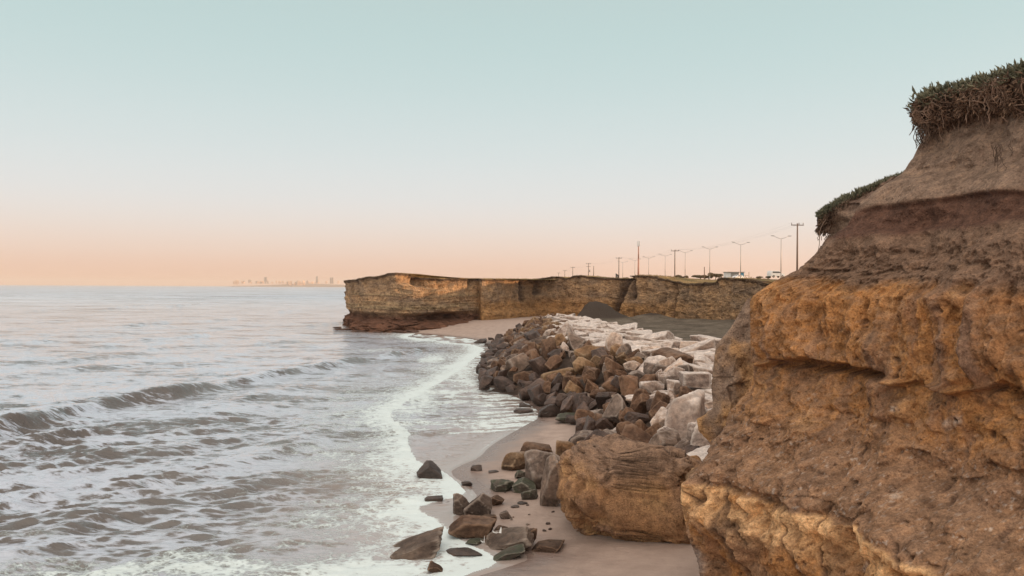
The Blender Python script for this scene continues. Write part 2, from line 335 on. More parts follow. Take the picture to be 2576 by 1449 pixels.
# ================================================================== sea
def build_sea():
    nr1, nr2 = 640, 60; d1 = 1 / np.linspace(1 / 11.0, 1 / 420.0, nr1); d2 = 420 * (14000 / 420.0) ** (np.linspace(0, 1, nr2 + 1)[1:])
    d = np.concatenate([d1, d2]); nr = len(d)
    t = np.concatenate([np.linspace(-.80, .06, 860), np.linspace(.06, .5, 60)[1:]]); nc = len(t)
    X = d[:, None] * t[None, :]; Y = np.broadcast_to(d[:, None], X.shape).copy()
    sd = shore_sd(X, Y).astype(np.float32); fs = front_sd(X, Y).astype(np.float32)
    off = np.clip(-sd, 0, None)
    step = np.maximum(np.gradient(d), .05)[:, None]
    Z = np.zeros_like(X, dtype=np.float32)
    DX = np.zeros_like(Z); DY = np.zeros_like(Z)
    rg = random.Random(3)
    wx = 1.2 * fbm(X * .08, Y * .08, 0 * X + 3, 2); wy = 1.2 * fbm(X * .08, Y * .08, 0 * X + 9, 2)
    patch = .65 + .7 * sst(-.35, .45, fbm(X * .045, Y * .045, 0 * X + 5, 2))
    comps = []
    for k in range(46):
        lam = 0.42 * (13 / 0.42) ** (k / 45.0) * rg.uniform(.9, 1.1)
        ang = R(-74 + rg.uniform(-38, 38)) if lam < 3.2 else (R(-35 + rg.uniform(-45, 45)) if lam < 7 else R(-12 + rg.uniform(-16, 16)))
        comps.append((lam, ang))
    for lam, ang in comps:
        k = 2 * math.pi / lam; amp = .0150 * lam ** .62 * (1.05 if lam < 1.3 else (.62 if lam < 3 else .38))
        ph = rg.uniform(0, 6.28)
        th = k * ((X + wx * min(1, lam * .3)) * math.cos(ang) + (Y + wy * min(1, lam * .3)) * math.sin(ang)) + ph
        th = th - .5 * np.cos(th); c = np.cos(th)            # steep fronts
        lod = np.clip(lam / (2.2 * step) - .6, 0, 1)
        damp = sst(0.0, 1.2 + lam * 1.2, off)
        al_ = (amp * lod * damp).astype(np.float32); Z += al_ * c.astype(np.float32); sn = (al_ * np.sin(th)).astype(np.float32) * .55
        DX -= sn * math.cos(ang); DY -= sn * math.sin(ang)
    Z *= patch; DX *= patch; DY *= patch
    # hand placed breakers
    fo = np.zeros_like(Z)
    def crest(pts, A, wf, wb, foam=0.0, taper=2.0):
        P = smooth_poly(gp(pts), 1); dd = seg_dist(X, Y, P)
        # signed side: positive on the shore side
        (ax, ay), (bx, by) = P[0], P[-1]
        tx, ty = bx - ax, by - ay; Ln = math.hypot(tx, ty); nx, ny = ty / Ln, -tx / Ln
        if nx < 0: nx, ny = -nx, -ny
        best = np.full(X.shape, 1e9); sg = np.zeros_like(X); al = np.zeros_like(X); acc = 0; tot = sum(math.dist(a, b) for a, b in zip(P[:-1], P[1:]))
        for a, b in zip(P[:-1], P[1:]):
            ex, ey = b[0] - a[0], b[1] - a[1]; l = math.hypot(ex, ey); u = np.clip(((X - a[0]) * ex + (Y - a[1]) * ey) / (l * l), 0, 1)
            q = (X - a[0] - u * ex) ** 2 + (Y - a[1] - u * ey) ** 2; m = q < best
            best = np.where(m, q, best); s_ = ((X - a[0]) * ey - (Y - a[1]) * ex) / l
            if (ey * nx - ex * ny) < 0: s_ = -s_
            sg = np.where(m, s_, sg); al = np.where(m, (acc + u * l) / tot, al); acc += l
        wob = .35 * fbm(X * .25, Y * .25, 0 * X + 2, 3) * wb
        sg = sg + wob
        w = np.where(sg > 0, wf, wb); lat = np.sqrt(np.maximum(best - sg * sg, 0))
        env = np.exp(-(sg / w) ** 2) * np.exp(-(lat / taper) ** 2) * sst(0, .18, al) * (1 - sst(.8, 1, al)) * (.7 + .5 * fbm(X * .2, Y * .2, 0 * X + 7, 3))
        np.add(Z, (A * env).astype(np.float32), out=Z)
        if foam: np.maximum(fo, (foam * np.exp(-((sg + .1) / (wf * .8)) ** 2) * np.exp(-(lat / taper) ** 2) * sst(.05, .2, al) * (1 - sst(.8, .95, al))).astype(np.float32), out=fo)
    crest([(-260, 1160), (-40, 1100), (100, 1062), (250, 1022), (370, 1006), (500, 984), (620, 965)], 1.0, .8, 2.2)
    crest([(520, 975), (660, 950), (800, 926), (900, 912)], .55, .7, 2.0)
    crest([(820, 915), (960, 898), (1080, 878)], .40, .6, 1.6, .35)
    crest([(30, 1130), (160, 1100), (300, 1085)], .35, .5, 1.2)
    crest([(420, 1050), (640, 1000), (860, 952), (1010, 930)], .20, .6, 1.8)
    crest([(200, 1275), (430, 1215), (660, 1150), (860, 1100)], .20, .5, 1.6)
    crest([(60, 1360), (330, 1290), (560, 1240), (700, 1210), (800, 1190)], .26, .5, 1.7)
    crest([(380, 1320), (600, 1270), (820, 1225)], .16, .4, 1.2)
    crest([(240, 1180), (520, 1110), (700, 1075)], .15, .5, 1.4)
    crest([(-100, 1300), (120, 1250), (300, 1200)], .22, .5, 1.8)
    crest([(-60, 1430), (150, 1390), (420, 1330), (560, 1305)], .24, .5, 1.4, .2)
    crest([(600, 1400), (800, 1372), (1000, 1345)], .10, .3, .9, .5)
    for a, b, l, A in ((330, 771, 170, .55), (450, 769, 60, .6), (500, 765, 110, .4), (370, 815, 130, .45), (300, 822, 180, .3), (480, 846, 110, .4), (560, 803, 120, .3), (740, 781, 90, .4), (120, 778, 140, .3),
                       (180, 905, 90, .15), (90, 860, 160, .2), (700, 860, 140, .18), (820, 815, 120, .25), (420, 900, 110, .2)):
        c0 = ground(a - l / 2, b + l * .045); c1 = ground(a + l / 2, b - l * .045)
        crest([(a - l / 2, b + l * .05), (a - l * .1, b + l * .01), (a + l / 2, b - l * .04)], A, .8, 2.2, 0.0, 1.5)
    Z += (.045 * np.exp(-np.clip(off, 0, 9) * .8) - .14 * np.clip(sd, 0, 9)).astype(np.float32)
    # swell set-up against the foam front: low rolling bore
    Z += (.10 * np.exp(-((fs + .5) / .9) ** 2) * sst(0.4, 2.5, off) * (.5 + .8 * fbm(X * .9, Y * .9, 0 * X, 3))).astype(np.float32)
    # foam amount
    nb = fbm(X * .22, Y * .22, 0 * X + 1, 3)
    near = 1 / (1 + (Y / 45) ** 2)
    wid = 1.9 + 1.3 * sst(20, 45, Y)
    foam = np.where(fs < 0, np.exp(-np.clip(-fs, 0, 60) / wid) * .88, np.exp(-fs / .16) * .55 * (sd < -.15))
    trail = np.exp(-np.clip(-fs - .5, 0, 60) / 7.5) * .57
    foam = np.maximum(foam, np.where(fs < 0, trail, 0)) + .16 * nb * (fs < 1)
    # streaks of draining foam between front and sand
    st = fbm(X * .10, Y * .85 - X * .22, 0 * X + 4, 3, ridged=True)
    foam = np.maximum(foam, np.where((fs > 0) & (Y > 38), .66 * sst(.2, .8, st), 0))
    foam = np.maximum(foam, np.exp(-((sd + .02) / .10) ** 2) * (.30 + .5 * nb))
    for px, py, rx, ry, a in ((200, 1445, 330, 52, .66), (560, 1435, 300, 50, .68), (900, 1435, 330, 46, .76), (1000, 1090, 60, 60, .62), (1060, 1000, 50, 40, .7), (960, 1140, 90, 50, .62), (1150, 930, 60, 40, .72), (1180, 960, 40, 30, .6), (80, 1350, 120, 20, .45), (480, 1400, 120, 22, .55), (1000, 1400, 200, 22, .5), (1130, 1385, 90, 40, .75), (1120, 1420, 110, 30, .8), (850, 1400, 200, 25, .5),
                              (900, 1290, 160, 40, .5), (960, 1200, 130, 60, .45), (900, 1245, 60, 50, .5), (360, 1285, 60, 12, .35), (860, 1040, 60, 30, .35), (640, 1310, 200, 14, .3), (1090, 905, 60, 22, .6), (780, 860, 80, 8, .35), (950, 880, 100, 12, .4)):
        c = ground(px, py); cxp, cyp = proj(X, Y, 0 * X)
        g_ = np.exp(-((cxp - px) / rx) ** 2 - ((cyp - py) / ry) ** 2); foam = np.maximum(foam, a * g_ * (1 + .5 * nb))
    foam = np.maximum(foam, fo); foam = np.clip(foam, 0, 1.2)
    Z += (.025 * foam * fbm(X * 3.5, Y * 3.5, 0 * X + 6, 3) * sst(0, 1, off) * (Y < 120)).astype(np.float32)
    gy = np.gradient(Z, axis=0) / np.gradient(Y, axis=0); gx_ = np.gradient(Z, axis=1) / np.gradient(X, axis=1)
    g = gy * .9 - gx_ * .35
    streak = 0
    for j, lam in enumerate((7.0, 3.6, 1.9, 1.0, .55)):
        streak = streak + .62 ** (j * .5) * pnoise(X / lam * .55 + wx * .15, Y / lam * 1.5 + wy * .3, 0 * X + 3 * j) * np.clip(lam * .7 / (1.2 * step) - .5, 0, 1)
    film = np.clip(g, -.25, .5) * .24 + .04 * streak * (1 - sst(30, 90, Y))  # camera-facing wave fronts get shade painted into the water colour
    Z -= (.02 * streak * sst(0, 2, off) * (Y < 200)).astype(np.float32)
    keep = (sd < 1.0) | (Y > 260)
    keep &= ~((Y > 170) & (Y < 2500) & (X > -10 + (Y - 170) * .12))
    Zf = np.where(Y > 420, Z * .4, Z)
    v = np.stack([X + DX, Y + DY, Zf], -1).reshape(-1, 3)
    me = np_mesh('sea', v, grid_faces(nr, nc, keep)[:, ::-1], attrs={'foam': foam, 'off': off, 'rgh': .06 + .22 * sst(30, 600, Y), 'film': film})  # 'film' holds the painted wave-front shade
    t_ = NT('murky sea water'); p = t_.coord(); foamA = t_.attr('foam'); offA = t_.attr('off')
    pl = t_.coord((1.0, 1.7, 1)); dist_n = t_.noise(p, .6, 3, .5)
    lace = t_.vor(pl, 2.6, 'DISTANCE_TO_EDGE') ; lace2 = t_.vor(pl, 7.0, 'DISTANCE_TO_EDGE')
    warp = t_.noise(p, 1.7, 5, .6); fine = t_.noise(pl, 9, 5, .7)
    thr = t_.math('ADD', t_.math('MULTIPLY', warp, .95), t_.math('MULTIPLY', t_.math('ADD', fine, -.12), .75))
    thr = t_.math('ADD', thr, -.16)
    thr = t_.math('ADD', thr, t_.math('MULTIPLY', t_.mr(lace, 0, .28, -.16, .16), .8))
    thr = t_.math('ADD', thr, t_.math('MULTIPLY', t_.mr(lace2, 0, .3, -.1, .1), .8))
    f = t_.mr(t_.math('SUBTRACT', t_.math('MULTIPLY', foamA, 1.15), thr), -.20, .20, 0, 1, True)
    f = t_.math('MULTIPLY', f, t_.mr(foamA, .1, .45, 0, .92), clamp=True)
    deep = t_.mr(offA, .2, 7, 0, 1)
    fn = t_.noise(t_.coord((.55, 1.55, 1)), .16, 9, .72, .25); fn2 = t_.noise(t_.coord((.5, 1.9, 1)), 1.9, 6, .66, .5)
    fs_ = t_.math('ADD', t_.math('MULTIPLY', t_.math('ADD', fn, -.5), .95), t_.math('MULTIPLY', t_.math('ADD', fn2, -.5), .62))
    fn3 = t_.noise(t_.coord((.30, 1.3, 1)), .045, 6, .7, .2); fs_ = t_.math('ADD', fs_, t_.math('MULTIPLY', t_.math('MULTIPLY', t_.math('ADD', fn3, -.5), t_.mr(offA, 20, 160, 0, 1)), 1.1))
    fs_ = t_.math('ADD', fs_, t_.attr('film'))  # 'film' is the painted wave-front shade
    reflect_tone = t_.mr(fs_, .0, .12, 1, 0, True)
    body = t_.mix(deep, (.34, .28, .255), t_.mix(reflect_tone, (.085, .074, .070), (.51, .585, .71)))  # pale sky reflection and dark wave fronts painted into the base colour
    body = t_.mix(t_.mr(foamA, .05, 1, 0, .65), body, (.46, .48, .49))
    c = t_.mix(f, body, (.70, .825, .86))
    small = t_.noise(t_.coord((.6, 2.2, 1)), 4.0, 3, .55); ss = t_.noise(t_.coord((.45, 1.5, 1)), 1.5, 3, .5)
    bmp = t_.math('ADD', t_.math('ADD', t_.math('MULTIPLY', small, .035), t_.math('MULTIPLY', ss, .09)), t_.math('MULTIPLY', fn2, -.10))
    bst = t_.mr(offA, 0.3, 4, .12, 1.0)
    bn = t_.n('ShaderNodeBump'); t_.l(t_.math('ADD', t_.math('MULTIPLY', bmp, 1.0), t_.math('MULTIPLY', f, .04)), bn.inputs['Height']); t_.l(bst, bn.inputs['Strength']); bn.inputs['Distance'].default_value = 1.0
    t_.b.inputs['IOR'].default_value = 1.55
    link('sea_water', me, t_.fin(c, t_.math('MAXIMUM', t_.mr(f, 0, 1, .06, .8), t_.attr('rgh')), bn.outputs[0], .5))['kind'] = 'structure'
build_sea()
# deep sea bed so that no gap shows under the water from another side
sb = np_mesh('seabed', np.array([[-300, -20, -1.6], [-2, -20, -1.6], [-8, 160, -1.6], [-300, 400, -1.6]]), np.array([[0, 1, 2, 3]]))
link('sea_bed', sb, plain('sea bed mud', (.12, .10, .085), .9))['kind'] = 'structure'

# ================================================================== far headland and plateau
def build_far():
    def gx(px, d): return ((px - CX) / FPX * d, d)
    #        x, y, ztop, zbase, key px
    pts = [(-10, 420, 8.5, -.5), (-20, 230, 8.2, -.5), gx(874, 152) + (8.0, -.5), gx(889, 137) + (8.05, -.4), gx(930, 128) + (8.5, -.3), gx(985, 124) + (9.05, -.2), gx(1000, 124) + (9.05, -.2), gx(1040, 125) + (8.9, -.1), gx(1068, 127) + (8.6, 0),
           gx(1100, 128) + (8.4, 0), gx(1180, 136) + (8.4, 0), gx(1203, 138) + (8.35, 0), gx(1209, 136) + (8.35, 0), gx(1290, 149) + (8.5, 0), gx(1340, 158) + (8.6, 0), gx(1380, 160) + (9.1, 0.5), gx(1415, 160) + (9.1, .5), gx(1424, 160) + (8.8, .5), gx(1445, 159) + (9.3, 1), gx(1470, 158) + (9.3, 1),
           gx(1550, 152) + (8.75, 1), gx(1580, 149) + (8.75, 1), gx(1590, 148) + (9.25, 1), gx(1640, 144) + (9.2, 1), gx(1665, 141) + (8.8, 1), gx(1690, 138) + (8.25, 1), gx(1720, 135) + (7.9, 1), gx(1760, 130) + (7.75, 1), gx(1800, 126) + (7.95, 1), gx(1812, 124) + (8.5, 1), gx(1840, 120) + (8.55, 1), gx(1870, 115) + (8.4, 1),
           gx(1930, 107) + (7.75, 1), (38, 88, 8, 1), (31, 62, 8, 1), (24, 44, 8.2, 1), (17, 30, 8.5, 1), (13, 23, 9, 1), (12, 18, 9.4, 1)]
    P, q = interp_pts(pts, 1500)
    # tangents/outward normals
    Tn = np.gradient(P[:, :2], axis=0); Tn /= np.linalg.norm(Tn, axis=1, keepdims=True); nx, ny = Tn[:, 1], -Tn[:, 0]
    kk = np.hanning(31); kk /= kk.sum(); nx = np.convolve(np.pad(nx, 15, 'edge'), kk, 'valid'); ny = np.convolve(np.pad(ny, 15, 'edge'), kk, 'valid')
    px, _ = proj(P[:, 0], P[:, 1], 0 * q + 5)
    nv = 130; v = np.linspace(0, 1, nv)[:, None]
    rag = .16 * fbm(q * .5, 0 * q + 3, 0 * q, 4) + .1 * np.sign(fbm(q * .22, 0 * q, 0 * q + 8, 2)) * .6
    zt = P[:, 2] + rag; zb = P[:, 3] - .6
    Zg = zb[None] + (zt - zb)[None] * v
    Q = np.broadcast_to(q[None], Zg.shape); PXX = np.broadcast_to(px[None], Zg.shape)
    def pr(a, b, soft=8): return sst(a - soft, a + soft, PXX) * (1 - sst(b - soft, b + soft, PXX))
    h = 0 * Zg
    left = 1 - sst(1199, 1209, PXX)
    batter = (1 - sst(0, 9, Zg)) * (.5 + .9 * left * sst(900, 960, PXX) * (PXX < 990))       # foot pushed out
    h += batter * .9
    bench = left * (1 - sst(.5, 1.6, Zg + .5 * fbm(Q * .25, Zg, 0 * Q, 3)))
    h += bench * .9 * sst(875, 930, PXX) * fbm(Q * .9, Zg * 1.6, 0 * Q + 19, 4, ridged=True) + bench * (2.6 * sst(880, 980, PXX) * (.6 + .7 * fbm(Q * .2, 0 * Q, 0 * Q + 2, 3))) + bench * 1.0 * sst(885, 960, PXX)
    under = left * sst(1.3, 1.9, Zg) * (1 - sst(2.2, 3.0, Zg + .3 * fbm(Q * .15, 0 * Q, 0 * Q, 2)))
    h -= under * (.8 + 1.4 * np.exp(-((PXX - 1118) / 38) ** 2))
    h += (1 - left) * sst(1000, 1210, PXX) * .9 * (1 - sst(2.2, 3.2, Zg + .3 * fbm(Q * .12, 0 * Q, 0 * Q + 3, 2))) * (PXX < 1500)
    zz = Zg + .25 * fbm(Q * .08, 0 * Q, 0 * Q + 5, 2)
    strata = pnoise(0 * zz + 3.3, zz * 2.6, Q * .05) * .5 + pnoise(0 * zz + 1.3, zz * 6.0, Q * .12) * .3
    h += strata * (.05 + .26 * left * sst(2.8, 3.4, Zg) * (1 - sst(5.8, 6.6, Zg)))
    ver = fbm(Q * .55, Zg * .12, 0 * Q + 2, 4)
    h += ver * 1.0 * sst(3, 7.0, Zg) * (1 - .3 * left) + .5 * fbm(Q * .14, Zg * .15, 0 * Q, 3)
    h += .42 * fbm(Q * .9, Zg * .9, 0 * Q + 11, 5) + .18 * fbm(Q * 2.5, Zg * 2.5, 0 * Q, 3)
    wc, we = worley(Q * .42, Zg * .75, 0 * Q + 3); h += .26 * (wc - .5) - .05 * (1 - sst(0, .14, we)) + .30 * fbm(Q * 1.6, Zg * .35, 0 * Q + 33, 4, ridged=True) * sst(1, 4, Zg)
    wc2, we2 = worley(Q * 1.2, Zg * 2.2, 0 * Q + 8); h += .10 * (wc2 - .5) + left * (1 - sst(1.5, 2.8, Zg)) * (.9 * (wc - .5) + .6 * (wc2 - .5))
    # turf lip
    h += .30 * sst(-.55, -.15, Zg - zt[None]) + 0.0
    # sunlit notch and gullies
    up = sst(7.15, 7.45, Zg + .45 * fbm(Q * .8, 0 * Q, 0 * Q, 3) + .010 * (PXX - 1030))
    def notch(a, b, dep): return dep * sst(a, b, PXX) * (1 - sst(b, b + (b - a) * 1.6, PXX))
    h -= up * (.5 * (PXX > 1000) + 3.2 * np.clip((PXX - 1000) / 58, 0, 1) + .7 * fbm(Q * 1.3, Zg * .15, 0 * Q + 40, 3) * (PXX > 1000)) * (1 - sst(1066, 1150, PXX)) * (PXX > 999)
    up2 = sst(6.7, 7.0, Zg)
    for a in (1862, 1873, 1890, 1899, 1912): h -= up2 * 1.4 * np.clip((PXX - a) / 7, 0, 1) * (PXX < a + 8)
    def gully(c, w, dep, z0, z1, slant=0):
        cc = c + slant * (Zg - 5); return dep * np.exp(-((PXX - cc - 3 * fbm(Zg * .6, 0 * Q + c, 0 * Q, 2)) / w) ** 2) * sst(z0 - .4, z0 + .4, Zg) * (1 - sst(z1 - .2, z1 + .2, Zg))
    g = gully(1312, 7, 1.4, 4.2, 8.0, .8) + gully(1345, 9, 1.1, 5.6, 9.2, 3) + gully(1562, 8, 2.6, 1.5, 9, 5) + gully(1593, 5, 1.6, 4.6, 8.6, 0) + gully(1700, 4, .9, 1, 7.6, 1) + gully(1755, 6, .8, 6, 8, 4) + gully(1180, 3, .5, 5.5, 8.3, 0) + gully(1400, 5, .6, 6, 7.4, 3) + gully(1672, 4, .7, 2, 6)
    h -= g
    Xg = P[:, 0][None] + nx[None] * h; Yg = P[:, 1][None] + ny[None] * h
    # colour
    n1 = fbm(Q * .12, Zg * .4, 0 * Q + 4, 4)[..., None]; n2 = fbm(Q * .5, Zg * .8, 0 * Q + 6, 4)[..., None]
    buff = np.array([.43, .275, .16]); grey = np.array([.32, .225, .155]); ochre = np.array([.40, .225, .10]); red = np.array([.16, .082, .055]); dark = np.array([.085, .058, .042]); layer = np.array([.37, .27, .165])
    C = np.zeros(Zg.shape + (3,)) + buff
    C = C + (grey - buff) * sst(-.2, .4, n1)
    lay = sst(-.1, .35, strata)[..., None] * sst(2.6, 3.4, Zg)[..., None] * (1 - sst(5.8, 6.8, Zg))[..., None] * (.25 + .75 * left[..., None])
    C = C + (layer - C) * lay
    och = ((1 - left) * (1 - sst(3.4, 5.0, Zg + .8 * n1[..., 0])) * (1 - sst(1600, 1800, PXX) * .7))[..., None]
    C = C + (ochre - C) * och * .9
    rd = (left * (1 - sst(2.0, 3.0, Zg + .6 * n1[..., 0])))[..., None]
    C = C + (red - C) * rd
    C = C + (red - C) * (1 - left[..., None]) * (1 - sst(.6, 1.6, Zg))[..., None] * .6
    turf = sst(-.50, -.25, Zg - zt[None] + .22 * n2[..., 0])[..., None]
    C = C + (dark - C) * turf * .85
    gg = np.clip(g / 1.2, 0, 1)[..., None]; C = C + (np.array([.10, .07, .06]) - C) * gg * .75          # darker brown down the gullies
    C = C * (1 + .22 * n2) * (.94 + .12 * wc2[..., None])
    # plateau rows behind the rim
    nb = 70; tt = (np.linspace(0, 1, nb + 1)[1:] ** 2.4)[:, None]
    fq = np.linspace(0, 1, len(q)); fx = np.interp(fq, [0, .22, .5, .75, 1], [-5, 0, 220, 520, 620]); fy = np.interp(fq, [0, .22, .5, .75, 1], [900, 900, 900, 700, 18])
    x0, y0 = Xg[-1], Yg[-1]; XB = x0[None] + (fx - x0)[None] * tt; YB = y0[None] + (fy - y0)[None] * tt
    zpl = 8.3 + np.clip(YB - 130, -30, 200) * .0085 + .35 * fbm(XB * .06, YB * .06, 0 * XB, 4) + .08 * fbm(XB * .8, YB * .8, 0 * XB, 3)
    dist = np.hypot(XB - x0[None], YB - y0[None]); bl = sst(0, 26, dist)
    ZB = zt[None] * (1 - bl) + zpl * bl + .07 * fbm(XB * 1.2, YB * 1.2, 0 * XB, 3)
    grass = np.array([.30, .215, .105]); gr2 = np.array([.13, .12, .06]); nn = fbm(XB * .12, YB * .12, 0 * XB, 4)[..., None]
    CB = grass + (gr2 - grass) * sst(-.15, .3, nn); CB = np.where((dist < .5)[..., None], dark * 1.6, CB)
    V = np.concatenate([np.stack([Xg, Yg, Zg], -1), np.stack([XB, YB, ZB], -1)], 0); CC = np.concatenate([C, CB], 0)
    me = np_mesh('far_cliff', V.reshape(-1, 3), grid_faces(V.shape[0], len(q)), cols={'Col': np.clip(CC, .01, 1)})
    link('far_cliff', me, M['cliff_far'])['kind'] = 'structure'
    return P
FAR = build_far()

# ------------------------------------------------------------------ dark flat and mounds behind the revetment
def build_flat():
    nr, nc = 260, 330; d = 1 / np.linspace(1 / 18.0, 1 / 175.0, nr); t = np.linspace(-.02, .62, nc)
    X = d[:, None] * t[None, :]; Y = np.broadcast_to(d[:, None], X.shape).copy()
    crest_x = np.interp(Y, [18, 32, 42, 51, 60, 67, 90, 103, 112, 125, 175], [10, 10, 11.4, 11.4, 10, 9.4, 7.7, 6, 6.5, 10, 18])
    e = sst(-2.0, 2.5, X - crest_x)
    Z = -1.0 + e * (3.05 + .22 * fbm(X * .2, Y * .2, 0 * X, 3) + .03 * fbm(X * 1.5, Y * 1.5, 0 * X, 3))
    Z -= sst(118, 130, Y) * e * .6
    px, py = proj(X, Y, 0 * X + 3)
    Z += e * 2.7 * np.exp(-(np.abs(px - 1484) / 50) ** 2.6 - (np.abs(Y - 126) / 10) ** 3) * (1 + .35 * fbm(X * .35, Y * .35, 0 * X, 4))
    Z += e * 1.3 * np.exp(-(np.abs(px - 1545) / 42) ** 2.4 - ((Y - 126) / 9) ** 2) * (1 + .35 * fbm(X * .5, Y * .5, 0 * X + 4, 4))
    Z += e * 1.3 * np.exp(-((px - 1640) / 50) ** 2 - ((Y - 133) / 8) ** 2) * (1 + .2 * fbm(X * .7, Y * .7, 0 * X, 3))
    Z += e * .5 * np.exp(-((px - 1740) / 70) ** 2 - ((Y - 125) / 7) ** 2)
    Z += e * .5 * np.exp(-((px - 1850) / 50) ** 2 - ((Y - 110) / 8) ** 2)
    V = np.stack([X, Y, Z], -1).reshape(-1, 3)
    me = np_mesh('flat', V, grid_faces(nr, nc, (X > crest_x - 2.2))[:, ::-1])
    t_ = NT('dark gravelly fill'); p = t_.coord(); n = t_.noise(p, .35, 6, .65); nf = t_.noise(t_.coord((1, .5, 1)), 3, 6, .7)
    c = t_.ramp(n, [(.35, (.085, .068, .052)), (.65, (.19, .16, .125))]); c = t_.mix(1.0, c, t_.ramp(nf, [(.3, (.75, .75, .75)), (.7, (1.3, 1.3, 1.3))]), 'MULTIPLY')
    szz = t_.n('ShaderNodeSeparateXYZ'); t_.l(p, szz.inputs[0]); c = t_.mix(t_.mr(t_.math('ADD', szz.outputs['Z'], t_.math('MULTIPLY', n, .6)), 2.6, 3.0, 0, 1, True), c, (.062, .046, .036))      # heap of darker soil
    link('dark_ground', me, t_.fin(c, .95, t_.bump(nf, 1.0, .35), .15))['kind'] = 'structure'
build_flat()

# ================================================================== near cliff (contour lofts)
def loft(name, sil, dtip, rpts, back, zr, nz, nfront, nback, ext, dispf, colf, mat, cap=5.0, round_=0.45, capdir=(.75, .66)):
    """Stacked plan contours: back flank -> tip -> front face -> past the right edge of the photograph."""
    zs = np.linspace(zr[0], zr[1], nz)
    sp = sorted([((H0 + (upv.z * 0) + (at(px, py, dtip(0)).z - H0)), px, py) for px, py in sil])
    # silhouette height at the tip's own depth
    S = np.array([(at(px, py, dtip(py)).z, px) for px, py in sil]); S = S[np.argsort(S[:, 0])]
    tpx = np.interp(zs, S[:, 0], S[:, 1])
    dz = np.interp(zs, S[:, 0], [dtip(py) for (px, py) in [sil[i] for i in np.argsort([at(a, b, dtip(b)).z for a, b in sil])]])
    tx = (tpx - CX) / FPX * dz
    rz = np.array(rpts); dR = np.interp(zs, rz[:, 0], rz[:, 1]); xR = np.interp(zs, rz[:, 0], rz[:, 2])
    uf = np.linspace(0, 1 + ext, nfront)[1:]; ub = np.linspace(1, 0, nback) ** 1.5
    XB = tx[:, None] + back[0] * ub[None]; YB = dz[:, None] + back[1] * ub[None]
    XF = tx[:, None] + (xR - tx)[:, None] * uf[None]; YF = dz[:, None] + (dR - dz)[:, None] * uf[None]
    X = np.concatenate([XB, XF], 1); Y = np.concatenate([YB, YF], 1); U = np.concatenate([-ub, uf])[None] + 0 * X
    # round the corner
    Ln = float(np.hypot(xR - tx, dR - dz).mean()); k = int(round_ / (Ln * (uf[1] - uf[0]))) * 2 + 1
    kk = np.hanning(k + 2)[1:-1]; kk /= kk.sum()
    def sm(A): return np.apply_along_axis(lambda r: np.convolve(np.pad(r, k // 2, 'edge'), kk, 'valid'), 1, A)
    w = np.exp(-(np.where(U < 0, U * 3, U * Ln) / (round_ * 2.2)) ** 2)
    X = X * (1 - w) + sm(X) * w; Y = Y * (1 - w) + sm(Y) * w
    Z = zs[:, None] + 0 * X
    tX = np.gradient(X, axis=1); tY = np.gradient(Y, axis=1); l = np.hypot(tX, tY) + 1e-6
    NX, NY = sm(tY / l), sm(-tX / l)
    D, extra = dispf(X, Y, Z, U, Ln)
    X = X + NX * D; Y = Y + NY * D
    pxs, _ = proj(X, Y, Z); mn = pxs.min(1)
    sh = (tpx - mn) / FPX * dz
    g = np.hanning(7); g /= g.sum(); sh = np.convolve(np.pad(sh, 3, 'edge'), g, 'valid')
    X = X + sh[:, None] * (1 - np.clip(U, 0, 1) * .6)
    C = colf(X, Y, Z, U, D, extra)
    # cap towards the land
    nc = 14; tt = (np.linspace(0, 1, nc + 1)[1:] ** 1.6)[:, None]
    XC = X[-1][None] + capdir[0] * cap * tt + 0 * X[:1]; YC = Y[-1][None] + capdir[1] * cap * tt
    ZC = Z[-1][None] + .22 * sst(0, 1, tt) * cap * .12 + .05 * fbm(XC, YC, 0 * XC, 3)
    CCp = np.zeros(XC.shape + (3,)) + np.array([.12, .10, .07])
    V = np.concatenate([np.stack([X, Y, Z], -1), np.stack([XC, YC, ZC], -1)], 0); Cc = np.concatenate([C, CCp], 0)
    me = np_mesh(name, V.reshape(-1, 3), grid_faces(V.shape[0], V.shape[1]), cols={'Col': np.clip(Cc, .01, 1)})
    o = link(name, me, mat); o['kind'] = 'structure'
    return X, Y, Z, U

